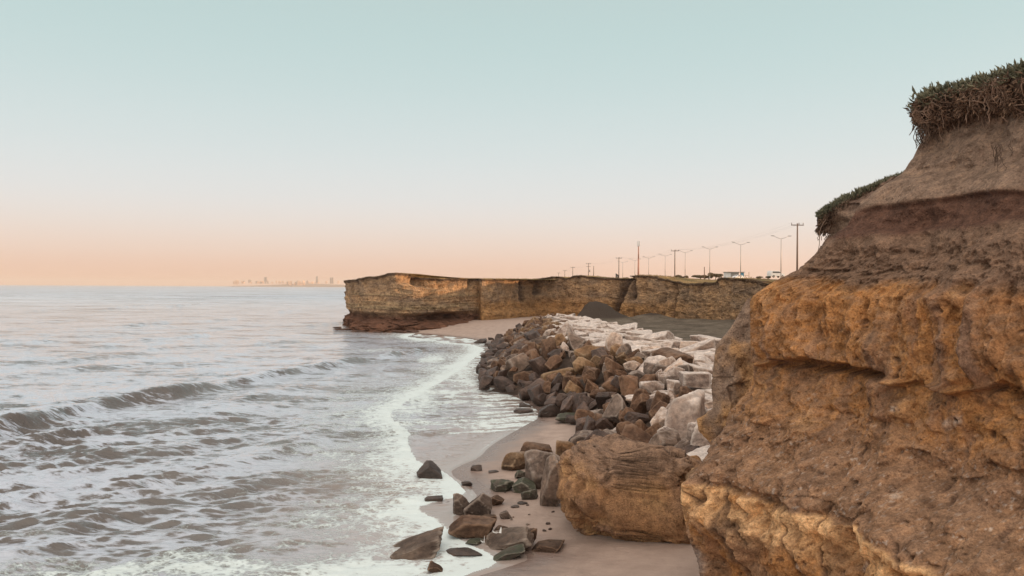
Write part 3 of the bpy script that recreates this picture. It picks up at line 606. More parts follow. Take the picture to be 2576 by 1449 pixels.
silA = [(2345, 150), (2345, 300), (2330, 330), (2320, 350), (2300, 390), (2272, 435), (2250, 450), (2200, 480), (2160, 520), (2130, 570), (2085, 600), (2050, 640), (2005, 680), (1950, 705), (1920, 725), (1893, 745), (1886, 760), (1888, 883), (1896, 938), (1890, 960),
        (1874, 996), (1835, 1035), (1828, 1060), (1796, 1103), (1747, 1157), (1713, 1181), (1711, 1225), (1728, 1303), (1757, 1376), (1762, 1425), (1764, 1449), (1770, 1700)]
def mixc(C, col, f): return C + (np.array(col) - C) * np.clip(f, 0, 1)[..., None]
def rocky_w(z): return 1 - sst(6.9, 7.3, z)
def dispA(X, Y, Z, U, Ln):
    s = U * Ln
    warp = .22 * fbm(X * .5, Y * .5, Z * .5, 3)
    z = Z + warp
    n0 = fbm(X * .28, Y * .28, Z * .28, 3); n1 = fbm(X * .9, Y * .9, Z * .9 + 4, 4); n2 = fbm(X * 3, Y * 3, Z * 3, 4)
    rd = fbm(X * 1.4, Y * 1.4, Z * 1.1 + 9, 4, ridged=True)
    d = .85 * n0 + .34 * n1 + rocky_w(z) * .12 * fbm(X * 1.7 + 5, Y * 1.7, Z * 1.5, 4, ridged=True)
    rocky = 1 - sst(7.4, 8.1, z)
    soil = 1 - rocky
    d += rocky * (.13 * n2 + .16 * rd) + soil * .04 * n2
    # dark recessed band under the soft soil
    d -= .16 * sst(8.05, 8.2, z) * (1 - sst(8.55, 8.7, z))
    # crumbly rough layer
    crum = sst(7.0, 7.25, z) * (1 - sst(7.75, 8.0, z))
    d += crum * (.07 * fbm(X * 7, Y * 7, Z * 6, 3, ridged=True) + .10 * fbm(X * 3.4, Y * 3.4, Z * 1.2, 3))
    wc, we = worley(X * .9 + .5 * n1, Y * .9, Z * 1.5); wc2, we2 = worley(X * 2.6 + .4 * n2, Y * 2.6, Z * 4.2)
    wm = sst(-.25, .25, fbm(X * .6, Y * .6, Z * .8 + 30, 3))
    och_ = sst(5.3, 5.8, z) * (1 - sst(7.0, 7.4, z)); d += rocky * (1 - .65 * och_) * (.13 * (wc - .5) * wm + .055 * (wc2 - .5) * (1.2 - .7 * wm))
    pit = np.clip(fbm(X * 6, Y * 6, Z * 7 + 12, 2) - .38, 0, 1) * rocky; d -= .30 * pit
    # vertical runnels in the ochre wall
    ochre = sst(5.3, 5.8, z) * (1 - sst(7.0, 7.4, z))
    run = fbm(s * 2.1 + .2 * n1, Z * .35, 0 * s + 3, 4)
    d += ochre * (.42 * run + .14 * fbm(s * 5.5, Z * .6, 0 * s + 8, 3)) + (1 - sst(2.9, 3.4, z)) * (.50 * fbm(s * 1.1, Z * .22, 0 * s + 13, 4))
    # overhanging ledge and cavities beneath it
    lz = 5.45 + .38 * fbm(s * .45, 0 * s, 0 * s + 2, 3) + .25 * fbm(s * 1.6, 0 * s, 0 * s + 21, 2) + .10 * np.sin(s * .8)
    lip = sst(-.02, .07, Z - lz) * (1 - sst(.0, 1.3, Z - lz))
    cav = (1 - sst(-.02, .05, Z - lz)) * sst(-1.15, -.1, Z - lz)
    camp = .28 + .50 * sst(.0, .5, fbm(s * .7, 0 * s, 0 * s + 31, 2) + .15)
    d += .22 * lip * (1 + n1) - .62 * camp * cav * (1 + .6 * n1)
    # minor ledges
    for z0, a, sd_ in ((6.35, .10, 41), (4.35, .12, 43), (6.8, .07, 47)):
        zz = z0 + .3 * fbm(s * .6, 0 * s, 0 * s + sd_, 3); m = sst(-.1, .35, fbm(s * .9, Z * .5, 0 * s + sd_ + 1, 2))
        d += a * m * sst(-.02, .04, Z - zz) * (1 - sst(.04, .7, Z - zz))
    # talus slope and lower bench
    bz = 3.15 + .32 * fbm(s * .45, 0 * s, 0 * s + 51, 3) + .10 * fbm(s * 2, 0 * s, 0 * s + 53, 2)
    tal = 1 - sst(0, .95, Z - bz)
    tamp = .42 + .5 * sst(-.2, .3, fbm(s * .3, 0 * s, 0 * s + 57, 2)); d += tamp * tal * sst(.02, .14, U + .05 * n1) + .1 * (1 - sst(-.05, .05, Z - bz))
    pebb = np.clip(fbm(X * 9, Y * 9, Z * 9, 2) - .15, 0, 1) * .09 * sst(0, .15, Z - bz) * (1 - sst(.6, 1.3, Z - bz))
    d += pebb
    # cracks
    cw = fbm(X * .8, Y * .8, Z * .25, 3)
    cr = np.zeros_like(d)
    for sh_, wd in ((.0, .020), (.33, .014), (-.27, .016)):
        c = np.abs(fbm(s * .55 + .12 * cw, Z * .16 + sh_ * 5, 0 * s + 61 + sh_ * 10, 3) - sh_ * .5)
        cr = np.maximum(cr, 1 - sst(0, wd, c))
    msk = (1 - sst(3.4, 4.4, z)) * .9 + .35 * sst(.1, .3, fbm(s * .5, Z * .4, 0 * s + 71, 2)) * rocky
    cr = cr * np.clip(msk, 0, 1) * (1 - .9 * sst(.05, .3, Z - bz) * (1 - sst(.9, 1.3, Z - bz)))
    d -= .09 * cr
    wc3, we3 = worley(X * 8, Y * 8, Z * 9); d += .035 * (wc3 - .5) * (.35 + .9 * crum + .4 * (z < 3.2))
    d += .022 * fbm(X * 9, Y * 9, Z * 9, 3) * (.4 + rocky)
    # soft soil: slanting erosion dimples
    d += soil * (.05 * fbm(X * 2 + Z, Y * 2, Z * 3.5, 4, ridged=True))
    d += .5 * sst(8.7, 10.6, Z) * .0
    return d, (z, s, n0, n1, n2, run, lz, bz, cr, crum, wc2, pit, wc3)
def colA(X, Y, Z, U, D, e):
    z, s, n0, n1, n2, run, lz, bz, cr, crum, wc2, pit, wc3 = e
    # slope from the finished surface: dusty where it faces up
    gz = np.gradient(D, axis=0) / np.gradient(Z, axis=0)
    upf = sst(.25, 1.1, -gz)
    C = np.zeros(Z.shape + (3,)) + np.array([.42, .215, .090])
    C = mixc(C, (.30, .16, .080), sst(-.1, .3, n1)); C = mixc(C, (.43, .255, .13), sst(.12, .4, fbm(X * 1.3, Y * 1.3, Z * .7 + 5, 4)) * .7)
    # grey brown wash running down the wall
    wash = sst(.02, .30, run + .35 * n0) * sst(4.8, 5.8, z)
    C = mixc(C, (.175, .112, .085), wash * .85)
    big = sst(.02, .28, fbm(X * .45, Y * .45, Z * .5 + 8, 4)); C = mixc(C, (.27, .155, .092), big * (1 - sst(4.9, 5.4, z)) * .6)
    vs = sst(.08, .30, fbm(s * 4.5 + .5 * n1, Z * .28, 0 * s + 77, 4)) * sst(-.2, .2, n0 + .1); C = mixc(C, (.19, .115, .082), vs * .6)
    C = mixc(C, (.235, .155, .112), sst(7.0, 7.25, z + .25 * n1 + .12 * run))
    C = mixc(C, (.14, .078, .058), sst(8.0, 8.12, z + .05 * n2) * (1 - sst(8.62, 8.78, z)))
    C = mixc(C, (.30, .215, .165), sst(8.6, 8.8, z + .05 * n2))
    C = mixc(C, (.20, .13, .105), sst(10.2, 10.7, z + .3 * n1) * .8)
    tal = sst(-.08, .1, Z - bz) * (1 - sst(.9, 1.6, Z - bz + .5 * n1))
    C = mixc(C, (.25, .158, .108), tal * .75); peb = sst(.30, .42, fbm(X * 14, Y * 14, Z * 14, 2)) * tal; C = mixc(C, (.50, .44, .40), peb * .6)
    C = mixc(C, (.28, .18, .12), upf * (z < 7.5) * .45)
    pale = sst(.35, .6, fbm(X * 2.2, Y * 2.2, Z * 2.2 + 3, 4)) * (z < 5); C = mixc(C, (.55, .48, .43), pale * .6)
    low = (1 - sst(-.35, .0, Z - bz)); C = mixc(C, (.30, .185, .115), low * sst(-.1, .25, n1) * .8)
    rim = sst(-1.0, -.15, Z - bz) * (1 - sst(-.05, .04, Z - bz)); C = mixc(C, (.78, .50, .27), rim * sst(-.45, .0, n1 + .5 * n2) * .9)
    lowgrey = sst(.05, .35, fbm(s * 1.4, Z * .5, 0 * s + 91, 4)) * (1 - sst(1.8, 2.6, Z)); C = mixc(C, (.27, .22, .20), lowgrey * .8)
    C = mixc(C, (.10, .06, .045), np.maximum(cr * .8, np.clip(pit * 4, 0, .6)))
    C = C * (.84 + .20 * wc2[..., None] * (z < 7)[..., None] + .16 * wc3[..., None])
    C = C * (1 + .22 * n2[..., None])
    return C
RPT = [(-.5, 9.2), (3.0, 10.2), (4.5, 11.2), (5.7, 11.7), (7.0, 12.2), (8.0, 12.8), (9.0, 13.4), (11.5, 14.4)]
AX, AY, AZ, AU = loft('near_cliff', silA, lambda py: 17.0, [(z, d, .70 * d) for z, d in RPT], (11, 6.5), (-.4, 10.9), 520, 640, 90, .45, dispA, colA, M['cliff'])

silB = [(1900, 735), (1880, 752), (1858, 790), (1838, 825), (1801, 869), (1796, 904), (1789, 972), (1794, 1025), (1770, 1045), (1752, 1055), (1757, 1084), (1786, 1113), (1790, 1200), (1795, 1300)]
def dispB(X, Y, Z, U, Ln):
    s = U * Ln; n1 = fbm(X * .9, Y * .9, Z * .9 + 4, 4); n2 = fbm(X * 3, Y * 3, Z * 3, 4)
    wc, we = worley(X * 1.3, Y * 1.3, Z * 2); d = .18 * (wc - .5) + .22 * fbm(X * .5, Y * .5, Z * .5, 3) + .2 * n1 + .12 * n2 + .12 * fbm(s * 2.2, Z * .4, 0 * s, 3)
    return d, (n1, n2, s)
def colB(X, Y, Z, U, D, e):
    n1, n2, s = e
    C = np.zeros(Z.shape + (3,)) + np.array([.42, .25, .125]); C = mixc(C, (.27, .20, .16), sst(-.1, .2, fbm(X * .8, Y * .8, Z * .5 + 2, 4)) * .9)
    return C * (1 + .25 * n2[..., None])
loft('near_cliff_buttress', silB, lambda py: 19.6, [(-1, 18.0, 8.2), (8, 18.0, 8.2)], (8, 5.5), (.6, 6.75), 260, 200, 50, .2, dispB, colB, M['cliff'], cap=4)
silC = [(2262, 436), (2238, 452), (2165, 480), (2120, 503), (2085, 522), (2064, 538), (2074, 560), (2084, 590), (2064, 620), (2042, 650), (2017, 675), (1958, 708), (1930, 740)]
loft('near_cliff_upper_spur', silC, lambda py: 20.6, [(6, 18.5, 9.2), (11, 19.2, 9.6)], (9, 6), (7.0, 9.8), 170, 200, 50, .2, dispB,
     lambda X, Y, Z, U, D, e: mixc(np.zeros(Z.shape + (3,)) + np.array([.21, .145, .115]), (.30, .22, .17), sst(-.2, .3, e[0])) * (1 + .25 * e[1][..., None]), M['cliff'], cap=4)

# ================================================================== rocks
_ico = {}
def ico(n):
    if n not in _ico:
        bm = bmesh.new(); bmesh.ops.create_icosphere(bm, subdivisions=n, radius=1); bm.verts.ensure_lookup_table()
        v = np.array([p.co[:] for p in bm.verts]); f = np.array([[q.index for q in p.verts] for p in bm.faces]); bm.free(); _ico[n] = (v, f)
    return _ico[n]
def rock_geo(seed, dims, level=4, cuts=9, sharp=36, noise=.055, nsc=2.2, boxy=.6, ground_cut=None, planes=None, strat=0.0):
    rg = np.random.default_rng(seed); v, f = ico(level)
    n = rg.normal(size=(cuts, 3)); n /= np.linalg.norm(n, axis=1, keepdims=True); dd = rg.uniform(.66, .98, cuts)
    bx = np.array([[1, 0, 0], [-1, 0, 0], [0, 1, 0], [0, -1, 0], [0, 0, 1], [0, 0, -1]], float) + rg.normal(size=(6, 3)) * .22 * (1.6 - boxy)
    bx /= np.linalg.norm(bx, axis=1, keepdims=True); n = np.concatenate([n, bx]); dd = np.concatenate([dd, rg.uniform(.72, .95, 6)])
    if planes is not None:
        pn = np.array([p[:3] for p in planes], float); pn /= np.linalg.norm(pn, axis=1, keepdims=True); n = np.concatenate([n, pn]); dd = np.concatenate([dd, [p[3] for p in planes]])
    c = np.clip(v @ n.T, 0, None) / dd[None]
    r = (np.power(c, sharp).sum(1)) ** (-1.0 / sharp)
    o = rg.uniform(0, 50, 3)
    r = r * (1 + noise * 1.6 * fbm(v[:, 0] * nsc + o[0], v[:, 1] * nsc + o[1], v[:, 2] * nsc + o[2], 5) + noise * .7 * fbm(v[:, 0] * 7 + o[1], v[:, 1] * 7 + o[2], v[:, 2] * 7, 3, ridged=True))
    p = v * r[:, None]
    if strat: p = p * (1 + strat * pnoise(0 * p[:, 2] + o[0], p[:, 2] * 6, p[:, 0] * .5)[:, None])
    p = p / np.abs(p).max(0)[None] * (np.array(dims) / 2)[None]
    return p, f
def zb(x, y):
    X = np.array([x], float); Y = np.array([y], float); return float(beach_z(X, Y, shore_sd(X, Y))[0])
def ground_b(px, py):
    z = 0.1
    for _ in range(6): g = ground(px, py, z); z = max(zb(g.x, g.y), -.05)
    return Vector((g.x, g.y, z))
def P4(x, y): return (965.6 + x / 3.153, 1077 + y / 3.153)
def P3(x, y): return (1151.3 + x / 3.853, 779.9 + y / 3.853)
BOXES = []
def rock_at(box, mat, label, seed, name='rock', z=None, depth=.85, rot=None, level=5, sink=.12, group=None, tilt=(0, 0), **kw):
    sink = sink + .12
    x0, y0, x1, y1 = box
    ex = (x1 - x0) * .05; x0 -= ex; x1 += ex; y0 -= (y1 - y0) * .10
    g = ground_b((x0 + x1) / 2, y1) if z is None else ground((x0 + x1) / 2, y1, z)
    d = g.y; w = (x1 - x0) / FPX * d; hp = (y1 - y0) / FPX * d; el_ = (H0 - g.z) / d
    dep = w * depth
    h = max(hp - dep * el_ * .75, hp * .45, .05)
    hs = h * (1 + sink)
    p, f = rock_geo(seed, (w, dep, hs), level, **kw)
    rz = random.Random(seed).uniform(-.3, .3) if rot is None else rot
    if rz:
        c, s = math.cos(rz), math.sin(rz); p[:, :2] = p[:, :2] @ np.array([[c, s], [-s, c]])
    if tilt[0]: p[:, 2] += p[:, 0] * tilt[0]
    if tilt[1]: p[:, 2] += p[:, 1] * tilt[1]
    p[:, 0] *= w / (np.ptp(p[:, 0])); p[:, 2] -= (p[:, 2].max() + p[:, 2].min()) / 2; p[:, 2] *= hs / np.ptp(p[:, 2])
    me = np_mesh(name, p, f); o = link(name, me, M[mat])
    o.location = (g.x - (p[:, 0].max() + p[:, 0].min()) / 2, d + dep * .45, g.z + h - hs / 2)
    BOXES.append((x0, y0, x1, y1, d)); tag(o, label, 'rock', group); return o
def b4(x0, y0, x1, y1): a = P4(x0, y0); b = P4(x1, y1); return (a[0], a[1], b[0], b[1])
def b3(x0, y0, x1, y1): a = P3(x0, y0); b = P3(x1, y1); return (a[0], a[1], b[0], b[1])

# the fallen block beside the cliff
def big_block():
    g = ground_b(1590, 1366); d = g.y
    v, f = ico(7); sg = np.sign(v); e = .30; p = sg * np.abs(v) ** e; p /= (np.abs(p) ** (1 / .22)).sum(1)[:, None] ** .22
    p = p * np.array([2.08, 1.75, 1.2]); zn = p[:, 2] / 1.2
    p[:, 0] = p[:, 0] * (1 - .10 * np.clip(-zn, 0, 1) ** 2 * (p[:, 0] < 0)) ; p[:, 1] += .35 * np.clip(-zn, 0, 1) ** 2 * (p[:, 1] < 0) - .0
    p[:, 1] += np.where(p[:, 1] < 0, .55 * np.clip(zn, 0, 1), 0); p[:, 2] += .10 * np.clip(-p[:, 0] / 2, 0, 1) - .22 * np.clip(p[:, 0] / 2, 0, 1) * (zn > 0)
    p[:, 2] += np.where(zn < 0, .40 * np.clip(-p[:, 0] / 2 - .3, 0, 1), 0)
    n = fbm(p[:, 0] * 1.5, p[:, 1] * 1.5, p[:, 2] * 1.5, 5); n2 = fbm(p[:, 0] * 3.2, p[:, 1] * 3.2, p[:, 2] * 4, 5, ridged=True)
    pl = pnoise(p[:, 0] * .8, p[:, 1] * .8, p[:, 2] * 5.0)
    q = p / np.linalg.norm(p, axis=1, keepdims=True); wc, we = worley(p[:, 0] * 1.1, p[:, 1] * 1.1, p[:, 2] * 1.8); wc2, we2 = worley(p[:, 0] * 3.4, p[:, 1] * 3.4, p[:, 2] * 5)
    p = p + q * (.20 * (wc - .5) + .07 * (wc2 - .5) - .05 * (1 - sst(0, .07, we)))[:, None]
    n3 = fbm(p[:, 0] * .8 + 3, p[:, 1] * .8, p[:, 2] * .8, 3); p = p + q * (.42 * n3 + .30 * n + .12 * n2 + .02 * pl)[:, None]
    top = sst(.30, .6, q[:, 2] + .25 * n)
    C = np.zeros((len(p), 3)) + np.array([.32, .185, .10]); C = mixc(C, (.22, .135, .09), sst(-.1, .4, n)); C = mixc(C, (.26, .18, .135), top * .85)
    C = mixc(C, (.38, .235, .12), sst(.1, .45, fbm(p[:, 0] * 1.2 + 8, p[:, 1] * 1.2, p[:, 2] * 1.2, 3)) * (1 - top) * .8)
    me = np_mesh('fallen_block', p, f, cols={'Col': np.clip(C * (1 + .2 * n2[:, None]), .01, 1)})
    o = link('fallen_boulder', me, M['boulder']); o.rotation_euler = (R(3), R(1), R(-4))
    o.location = (g.x + .26, d + 1.55, g.z + .95)
    tag(o, 'huge ochre brown fallen block lying on the sand against the cliff foot', 'boulder')
big_block()

HAND = [
 (b4(255, 268, 455, 422), 'dark', 'dark pyramid shaped rock standing alone in the white foam', 101, dict(planes=[(-.7, -.2, .6, .5), (.75, -.1, .6, .5)])),
 (b4(690, 288, 775, 342), 'dark', 'small dark pointed stone on the sand inland of the pyramid rock', 102, {}),
 (b4(830, 335, 910, 356), 'dark', 'thin flat dark stone almost buried in the sand', 103, {}),
 (b4(615, 418, 700, 464), 'dark', 'small dark stone at the tip of the foam tongue', 104, {}),
 (b4(318, 533, 462, 603), 'dark', 'flat dark block ringed by a swirl of foam', 105, dict(boxy=1.3)),
 (b4(546, 530, 690, 700), 'pale_slate', 'ribbed grey rock leaning seaward, left half of a double peak', 106, dict(strat=.05, planes=[(.5, -.5, .6, .6)])),
 (b4(640, 518, 850, 705), 'grey', 'grey brown peaked rock, right half of a double peak', 107, dict(planes=[(-.6, 0, .7, .62), (.72, -.2, .6, .62)])),
 (b4(820, 535, 950, 620), 'brown', 'low triangular brown rock just right of the double peak', 108, dict(planes=[(-.6, 0, .7, .5), (.6, 0, .7, .5)])),
 (b4(520, 690, 875, 890), 'brown', 'large rounded brown rock directly below the double peaked rock', 109, dict(planes=[(-.72, -.2, .62, .62)])),
 (b4(760, 680, 890, 732), 'brown', 'small flat brown stone wedged between two large rocks', 110, {}),
 (b4(920, 660, 1022, 727), 'grey', 'small knobbly grey stone alone on bare sand', 111, dict(noise=.1)),
 (b4(875, 775, 980, 828), 'brown', 'small brown stone half buried behind the white scraps', 112, {}),
 (b4(810, 860, 940, 915), 'dark', 'dark stone lying under the white plastic scrap', 113, {}),
 (b4(810, 770, 1175, 985), 'pale_slate', 'long slanting ribbed brown slab beside the white scrap', 114, dict(strat=.05, tilt=(.42, .15), planes=[(-.35, -.2, .9, .45)])),
 (b4(1100, 790, 1212, 930), 'brown', 'brown rock tucked against the upper end of the slanting slab', 115, {}),
 (b4(875, 940, 1110, 1068), 'moss', 'greenish grey wet slab at the water edge below the slanting slab', 116, dict(tilt=(.3, 0))),
 (b4(1180, 895, 1435, 992), 'brown', 'low brown rock half buried in sand right of the slanting slab', 117, dict(planes=[(0, 0, 1, .5)])),
 (b4(490, 965, 770, 1045), 'dark', 'flat wet brown rock awash between foam streaks', 118, {}),
 (b4(30, 820, 425, 1050), 'pale_slate', 'large ribbed pale slab sticking out of the surf', 119, dict(strat=.04, tilt=(.38, .1), planes=[(-.4, -.1, .9, .5)])),
 (b4(345, 1060, 480, 1170), 'brown', 'brown rock in the foam at the bottom edge of the picture', 120, {}),
 (b4(640, 873, 782, 950), 'moss', 'small round mossy stone in the foam below the large brown rock', 121, {}),
 (b4(850, 402, 1035, 512), 'moss', 'knobbly grey green rock, left one of the mossy cluster', 122, dict(noise=.09)),
 (b4(1025, 395, 1215, 520), 'moss', 'rounded mossy green rock in the middle of the mossy cluster', 123, {}),
 (b4(1040, 335, 1130, 405), 'moss', 'small bright green stone, highest one of the mossy cluster', 124, {}),
 (b4(1090, 480, 1222, 575), 'moss', 'mossy green stone at the foot of the tall slab', 125, {}),
 (b4(940, 190, 1160, 345), 'tan', 'dark tan rock with an ochre stained crown on the sand', 126, dict(planes=[(-.6, -.4, .6, .6)])),
 (b4(1090, 108, 1335, 222), 'brown', 'low domed reddish rock with foam water pooled behind it', 127, {}),
 (b4(1128, 185, 1425, 490), 'grey', 'large grey brown upright rock left of the tall leaning slab', 128, dict(planes=[(-.5, -.3, .8, .7)])),
 (b4(1250, 225, 1440, 635), 'grey', 'tall narrow slab leaning on the huge fallen block', 129, dict(planes=[(-.8, -.1, .5, .55), (.6, 0, .75, .75)], depth=1.0)),
 (b4(1370, 100, 1512, 228), 'tan', 'tan rock between the domed reddish rock and the upright rock', 130, {}),
 (b4(1485, 25, 1685, 205), 'grey', 'rounded grey rock standing behind the huge fallen block', 131, {}),
 (b3(1480, 1105, 1720, 1300), 'pale', 'pale topped slanting rock behind the huge fallen block', 132, dict(planes=[(-.6, -.2, .75, .6)])),
 (b3(1430, 1170, 1700, 1370), 'grey', 'blocky grey rock just behind the top of the fallen block', 133, {}),
 (b3(1690, 1150, 2000, 1400), 'brown', 'square faced brown block with a flat sandy top', 134, dict(boxy=1.9, cuts=2, sharp=40)),
 (b3(1250, 960, 1500, 1150), 'grey', 'angular light grey rock at the near foot of the revetment', 135, {}),
 (b3(1340, 945, 1610, 1100), 'grey', 'grey block split in two faces beside the big brown wedge', 136, dict(boxy=1.4)),
 (b3(1540, 958, 1900, 1195), 'brown', 'big smooth brown wedge with a pointed top', 137, dict(planes=[(-.55, -.45, .7, .55), (.8, -.1, .55, .6)])),
 (b3(1838, 1083, 1945, 1170), 'grey', 'small round grey stone at the right foot of the brown wedge', 138, {}),
 (b3(1940, 990, 2330, 1160), 'brown', 'brown block with white streaked face near the cliff', 139, dict(boxy=1.6, cuts=3)),
 (b3(1065, 918, 1252, 1042), 'tan', 'rounded tan rock at the sand edge of the revetment', 140, {}),
 (b3(960, 1003, 1225, 1102), 'moss', 'flat bright green weed covered wedge lying on the sand', 141, dict(planes=[(0, -.2, 1, .5)])),
 (b3(793, 905, 990, 1042), 'dark', 'dark round rock with green stains at the water edge', 142, {}),
 (b3(905, 860, 1085, 975), 'tan', 'tan boulder behind the dark green stained rock', 143, {}),
 (b3(410, 948, 500, 968), 'dark', 'thin dark stone lying in the wash, farther out', 144, {}),
 (b3(548, 957, 727, 1012), 'dark', 'flat dark two humped rock lying in the wash', 145, {}),
 (b3(600, 905, 715, 950), 'dark', 'small grey rock awash behind the two humped one', 146, {}),
 (b3(158, 278, 276, 330), 'dark', 'dark loaf shaped rock standing in water off the far end', 147, {}),
 (b3(262, 320, 350, 350), 'dark', 'low dark rock in the water beside the loaf shaped one', 148, {}),
 (b3(295, 266, 352, 292), 'dark', 'small dark rock in the water nearest the far beach', 149, {}),
]
for box, mat, lab, seed, kw in HAND:
    k = dict(kw); rock_at(box, mat, lab, seed, **k)
def rock_z(box, mat, lab, seed, z, **kw): return rock_at(box, mat, lab, seed, z=z, **kw)
rock_z(b3(1870, 795, 2285, 1010), 'pale', 'large white pointed rock nearest the cliff on the revetment', 150, 1.6, planes=[(-.55, -.5, .6, .5), (.5, -.3, .8, .55)])
rock_z(b3(1605, 825, 1955, 960), 'pale', 'broad rounded pale rock left of the large white pointed one', 151, 1.3)
rock_z(b3(1785, 685, 2015, 810), 'pale', 'pale grey rock with dark streaks behind the broad rounded one', 152, 2.1)
rock_z(b3(2055, 680, 2245, 810), 'pale', 'pale cracked rock behind the large white pointed one', 153, 2.3)
rock_z(b3(1880, 770, 2120, 900), 'pale', 'long pale rock between two cracked pale ones', 154, 1.9)
rock_z(b3(1830, 515, 2040, 650), 'grey', 'grey block with a tilted pale top face', 155, 2.5, boxy=1.6, tilt=(-.2, 0))
rock_z(b3(2195, 600, 2450, 740), 'pale', 'square white block on the crest near the cliff', 156, 2.8, boxy=1.7, cuts=3)
rock_z(b3(2035, 550, 2210, 690), 'pale', 'pale layered rock left of the square white block', 157, 2.7)
rock_z(b3(2210, 745, 2440, 880), 'pale', 'pale rock in front of the square white block', 158, 2.1)
rock_z(b3(1140, 728, 1485, 935), 'grey', 'very long grey slab lying slantwise on the lower slope', 159, .6, tilt=(.35, 0), planes=[(-.3, -.3, .9, .5)])
rock_z(b3(1420, 800, 1595, 955), 'dark', 'dark brown rock with a broad face at the slope foot', 160, .9)
rock_z(b3(1540, 698, 1765, 860), 'grey', 'tall pointed grey rock in the middle of the near slope', 161, 1.2, planes=[(-.7, -.1, .65, .5), (.7, -.1, .65, .5)])
rock_z(b3(930, 645, 1305, 830), 'brown', 'long rusty brown boulder on the lower slope', 162, .5)
rock_z(b3(800, 560, 1170, 830), 'tan', 'tan rock slanting up behind the long rusty boulder', 163, .35, tilt=(.5, 0))
rock_z(b3(590, 690, 800, 835), 'grey', 'long pale edged slab pointing into the water', 164, .02, tilt=(.6, 0))
rock_z(b3(545, 590, 780, 740), 'brown', 'broad brown rock above the pale edged slab', 165, .5)
rock_z(b3(465, 735, 640, 815), 'tan', 'low tan rock at the waterline corner', 166, .0)
rock_z(b3(935, 740, 1025, 870), 'tan', 'small upright tan rock at the slope foot', 167, .15)
# slanting split slab with the ochre face in the gap beside the cliff
rock_z(b3(2030, 1180, 2330, 1430), 'ochre', 'leaning ochre faced slab in the dark gap beside the cliff', 168, .35, boxy=1.5, tilt=(-.55, 0), strat=.04)
rock_z(b3(2240, 1330, 2400, 1430), 'dark', 'dark stone low in the gap between the ochre slab and cliff', 169, .3)
rock_z(b3(2225, 1060, 2480, 1200), 'brown', 'dark brown rock deep in the gap under the cliff edge', 170, .7)
for k, (bx, lb) in enumerate(((b4(1060, 583, 1140, 608), 'thin upper sliver of stone on the sand left of the tall slab'), (b4(1008, 612, 1072, 635), 'thin lower sliver of stone on the sand left of the tall slab'), (b4(1285, 745, 1320, 768), 'tiny pebble on the open sand in front of the fallen block'))):
    rock_at(bx, 'dark', lb, 180 + k, name='stone', level=3)

# ------------------------------------------------------------------ rubble revetment
TY = [22, 30, 34, 39, 43.6, 48, 50.5, 53, 61, 76, 96, 104, 112]; TX = [3.2, 3.1, 3.5, 3.7, 2.7, 1.6, .8, -1.3, -1.9, -1.7, -1.2, .5, 3.6]
BY = [22, 32, 42, 51, 60, 67, 90, 103, 112]; BX = [11, 11, 12.6, 12.6, 11.2, 10.6, 8.9, 7.2, 5.8]
def rev_z(w, y):
    run = np.interp(y, [30, 50, 60, 104], [4.6, 6.2, 6.8, 6.0]); top = np.interp(y, [24, 32, 45, 104, 112], [1.7, 2.5, 3.1, 3.15, 2.2])
    return top * sst(-.6, 1, w / run * 1.05) * 1.05 - .25
def rev_core():
    ys = np.linspace(22, 112, 180); ws = np.linspace(-.5, 1.03, 60)
    tx = np.interp(ys, TY, TX)[:, None]; bx = np.interp(ys, BY, BX)[:, None]; W_ = (bx - tx)
    X = tx + W_ * ws[None]; Y = ys[:, None] + 0 * X; w = X - tx
    Z = rev_z(w, Y) - .75 + .25 * fbm(X * .8, Y * .8, 0 * X, 3); Z = np.where(ws[None] > 1.0, -1, Z)
    me = np_mesh('core', np.stack([X, Y, Z], -1).reshape(-1, 3), grid_faces(180, 60)[:, ::-1])
    link('rubble_bank', me, plain('dark rubble core', (.07, .05, .04), .95, 0, 3, .4))['kind'] = 'structure'
rev_core()
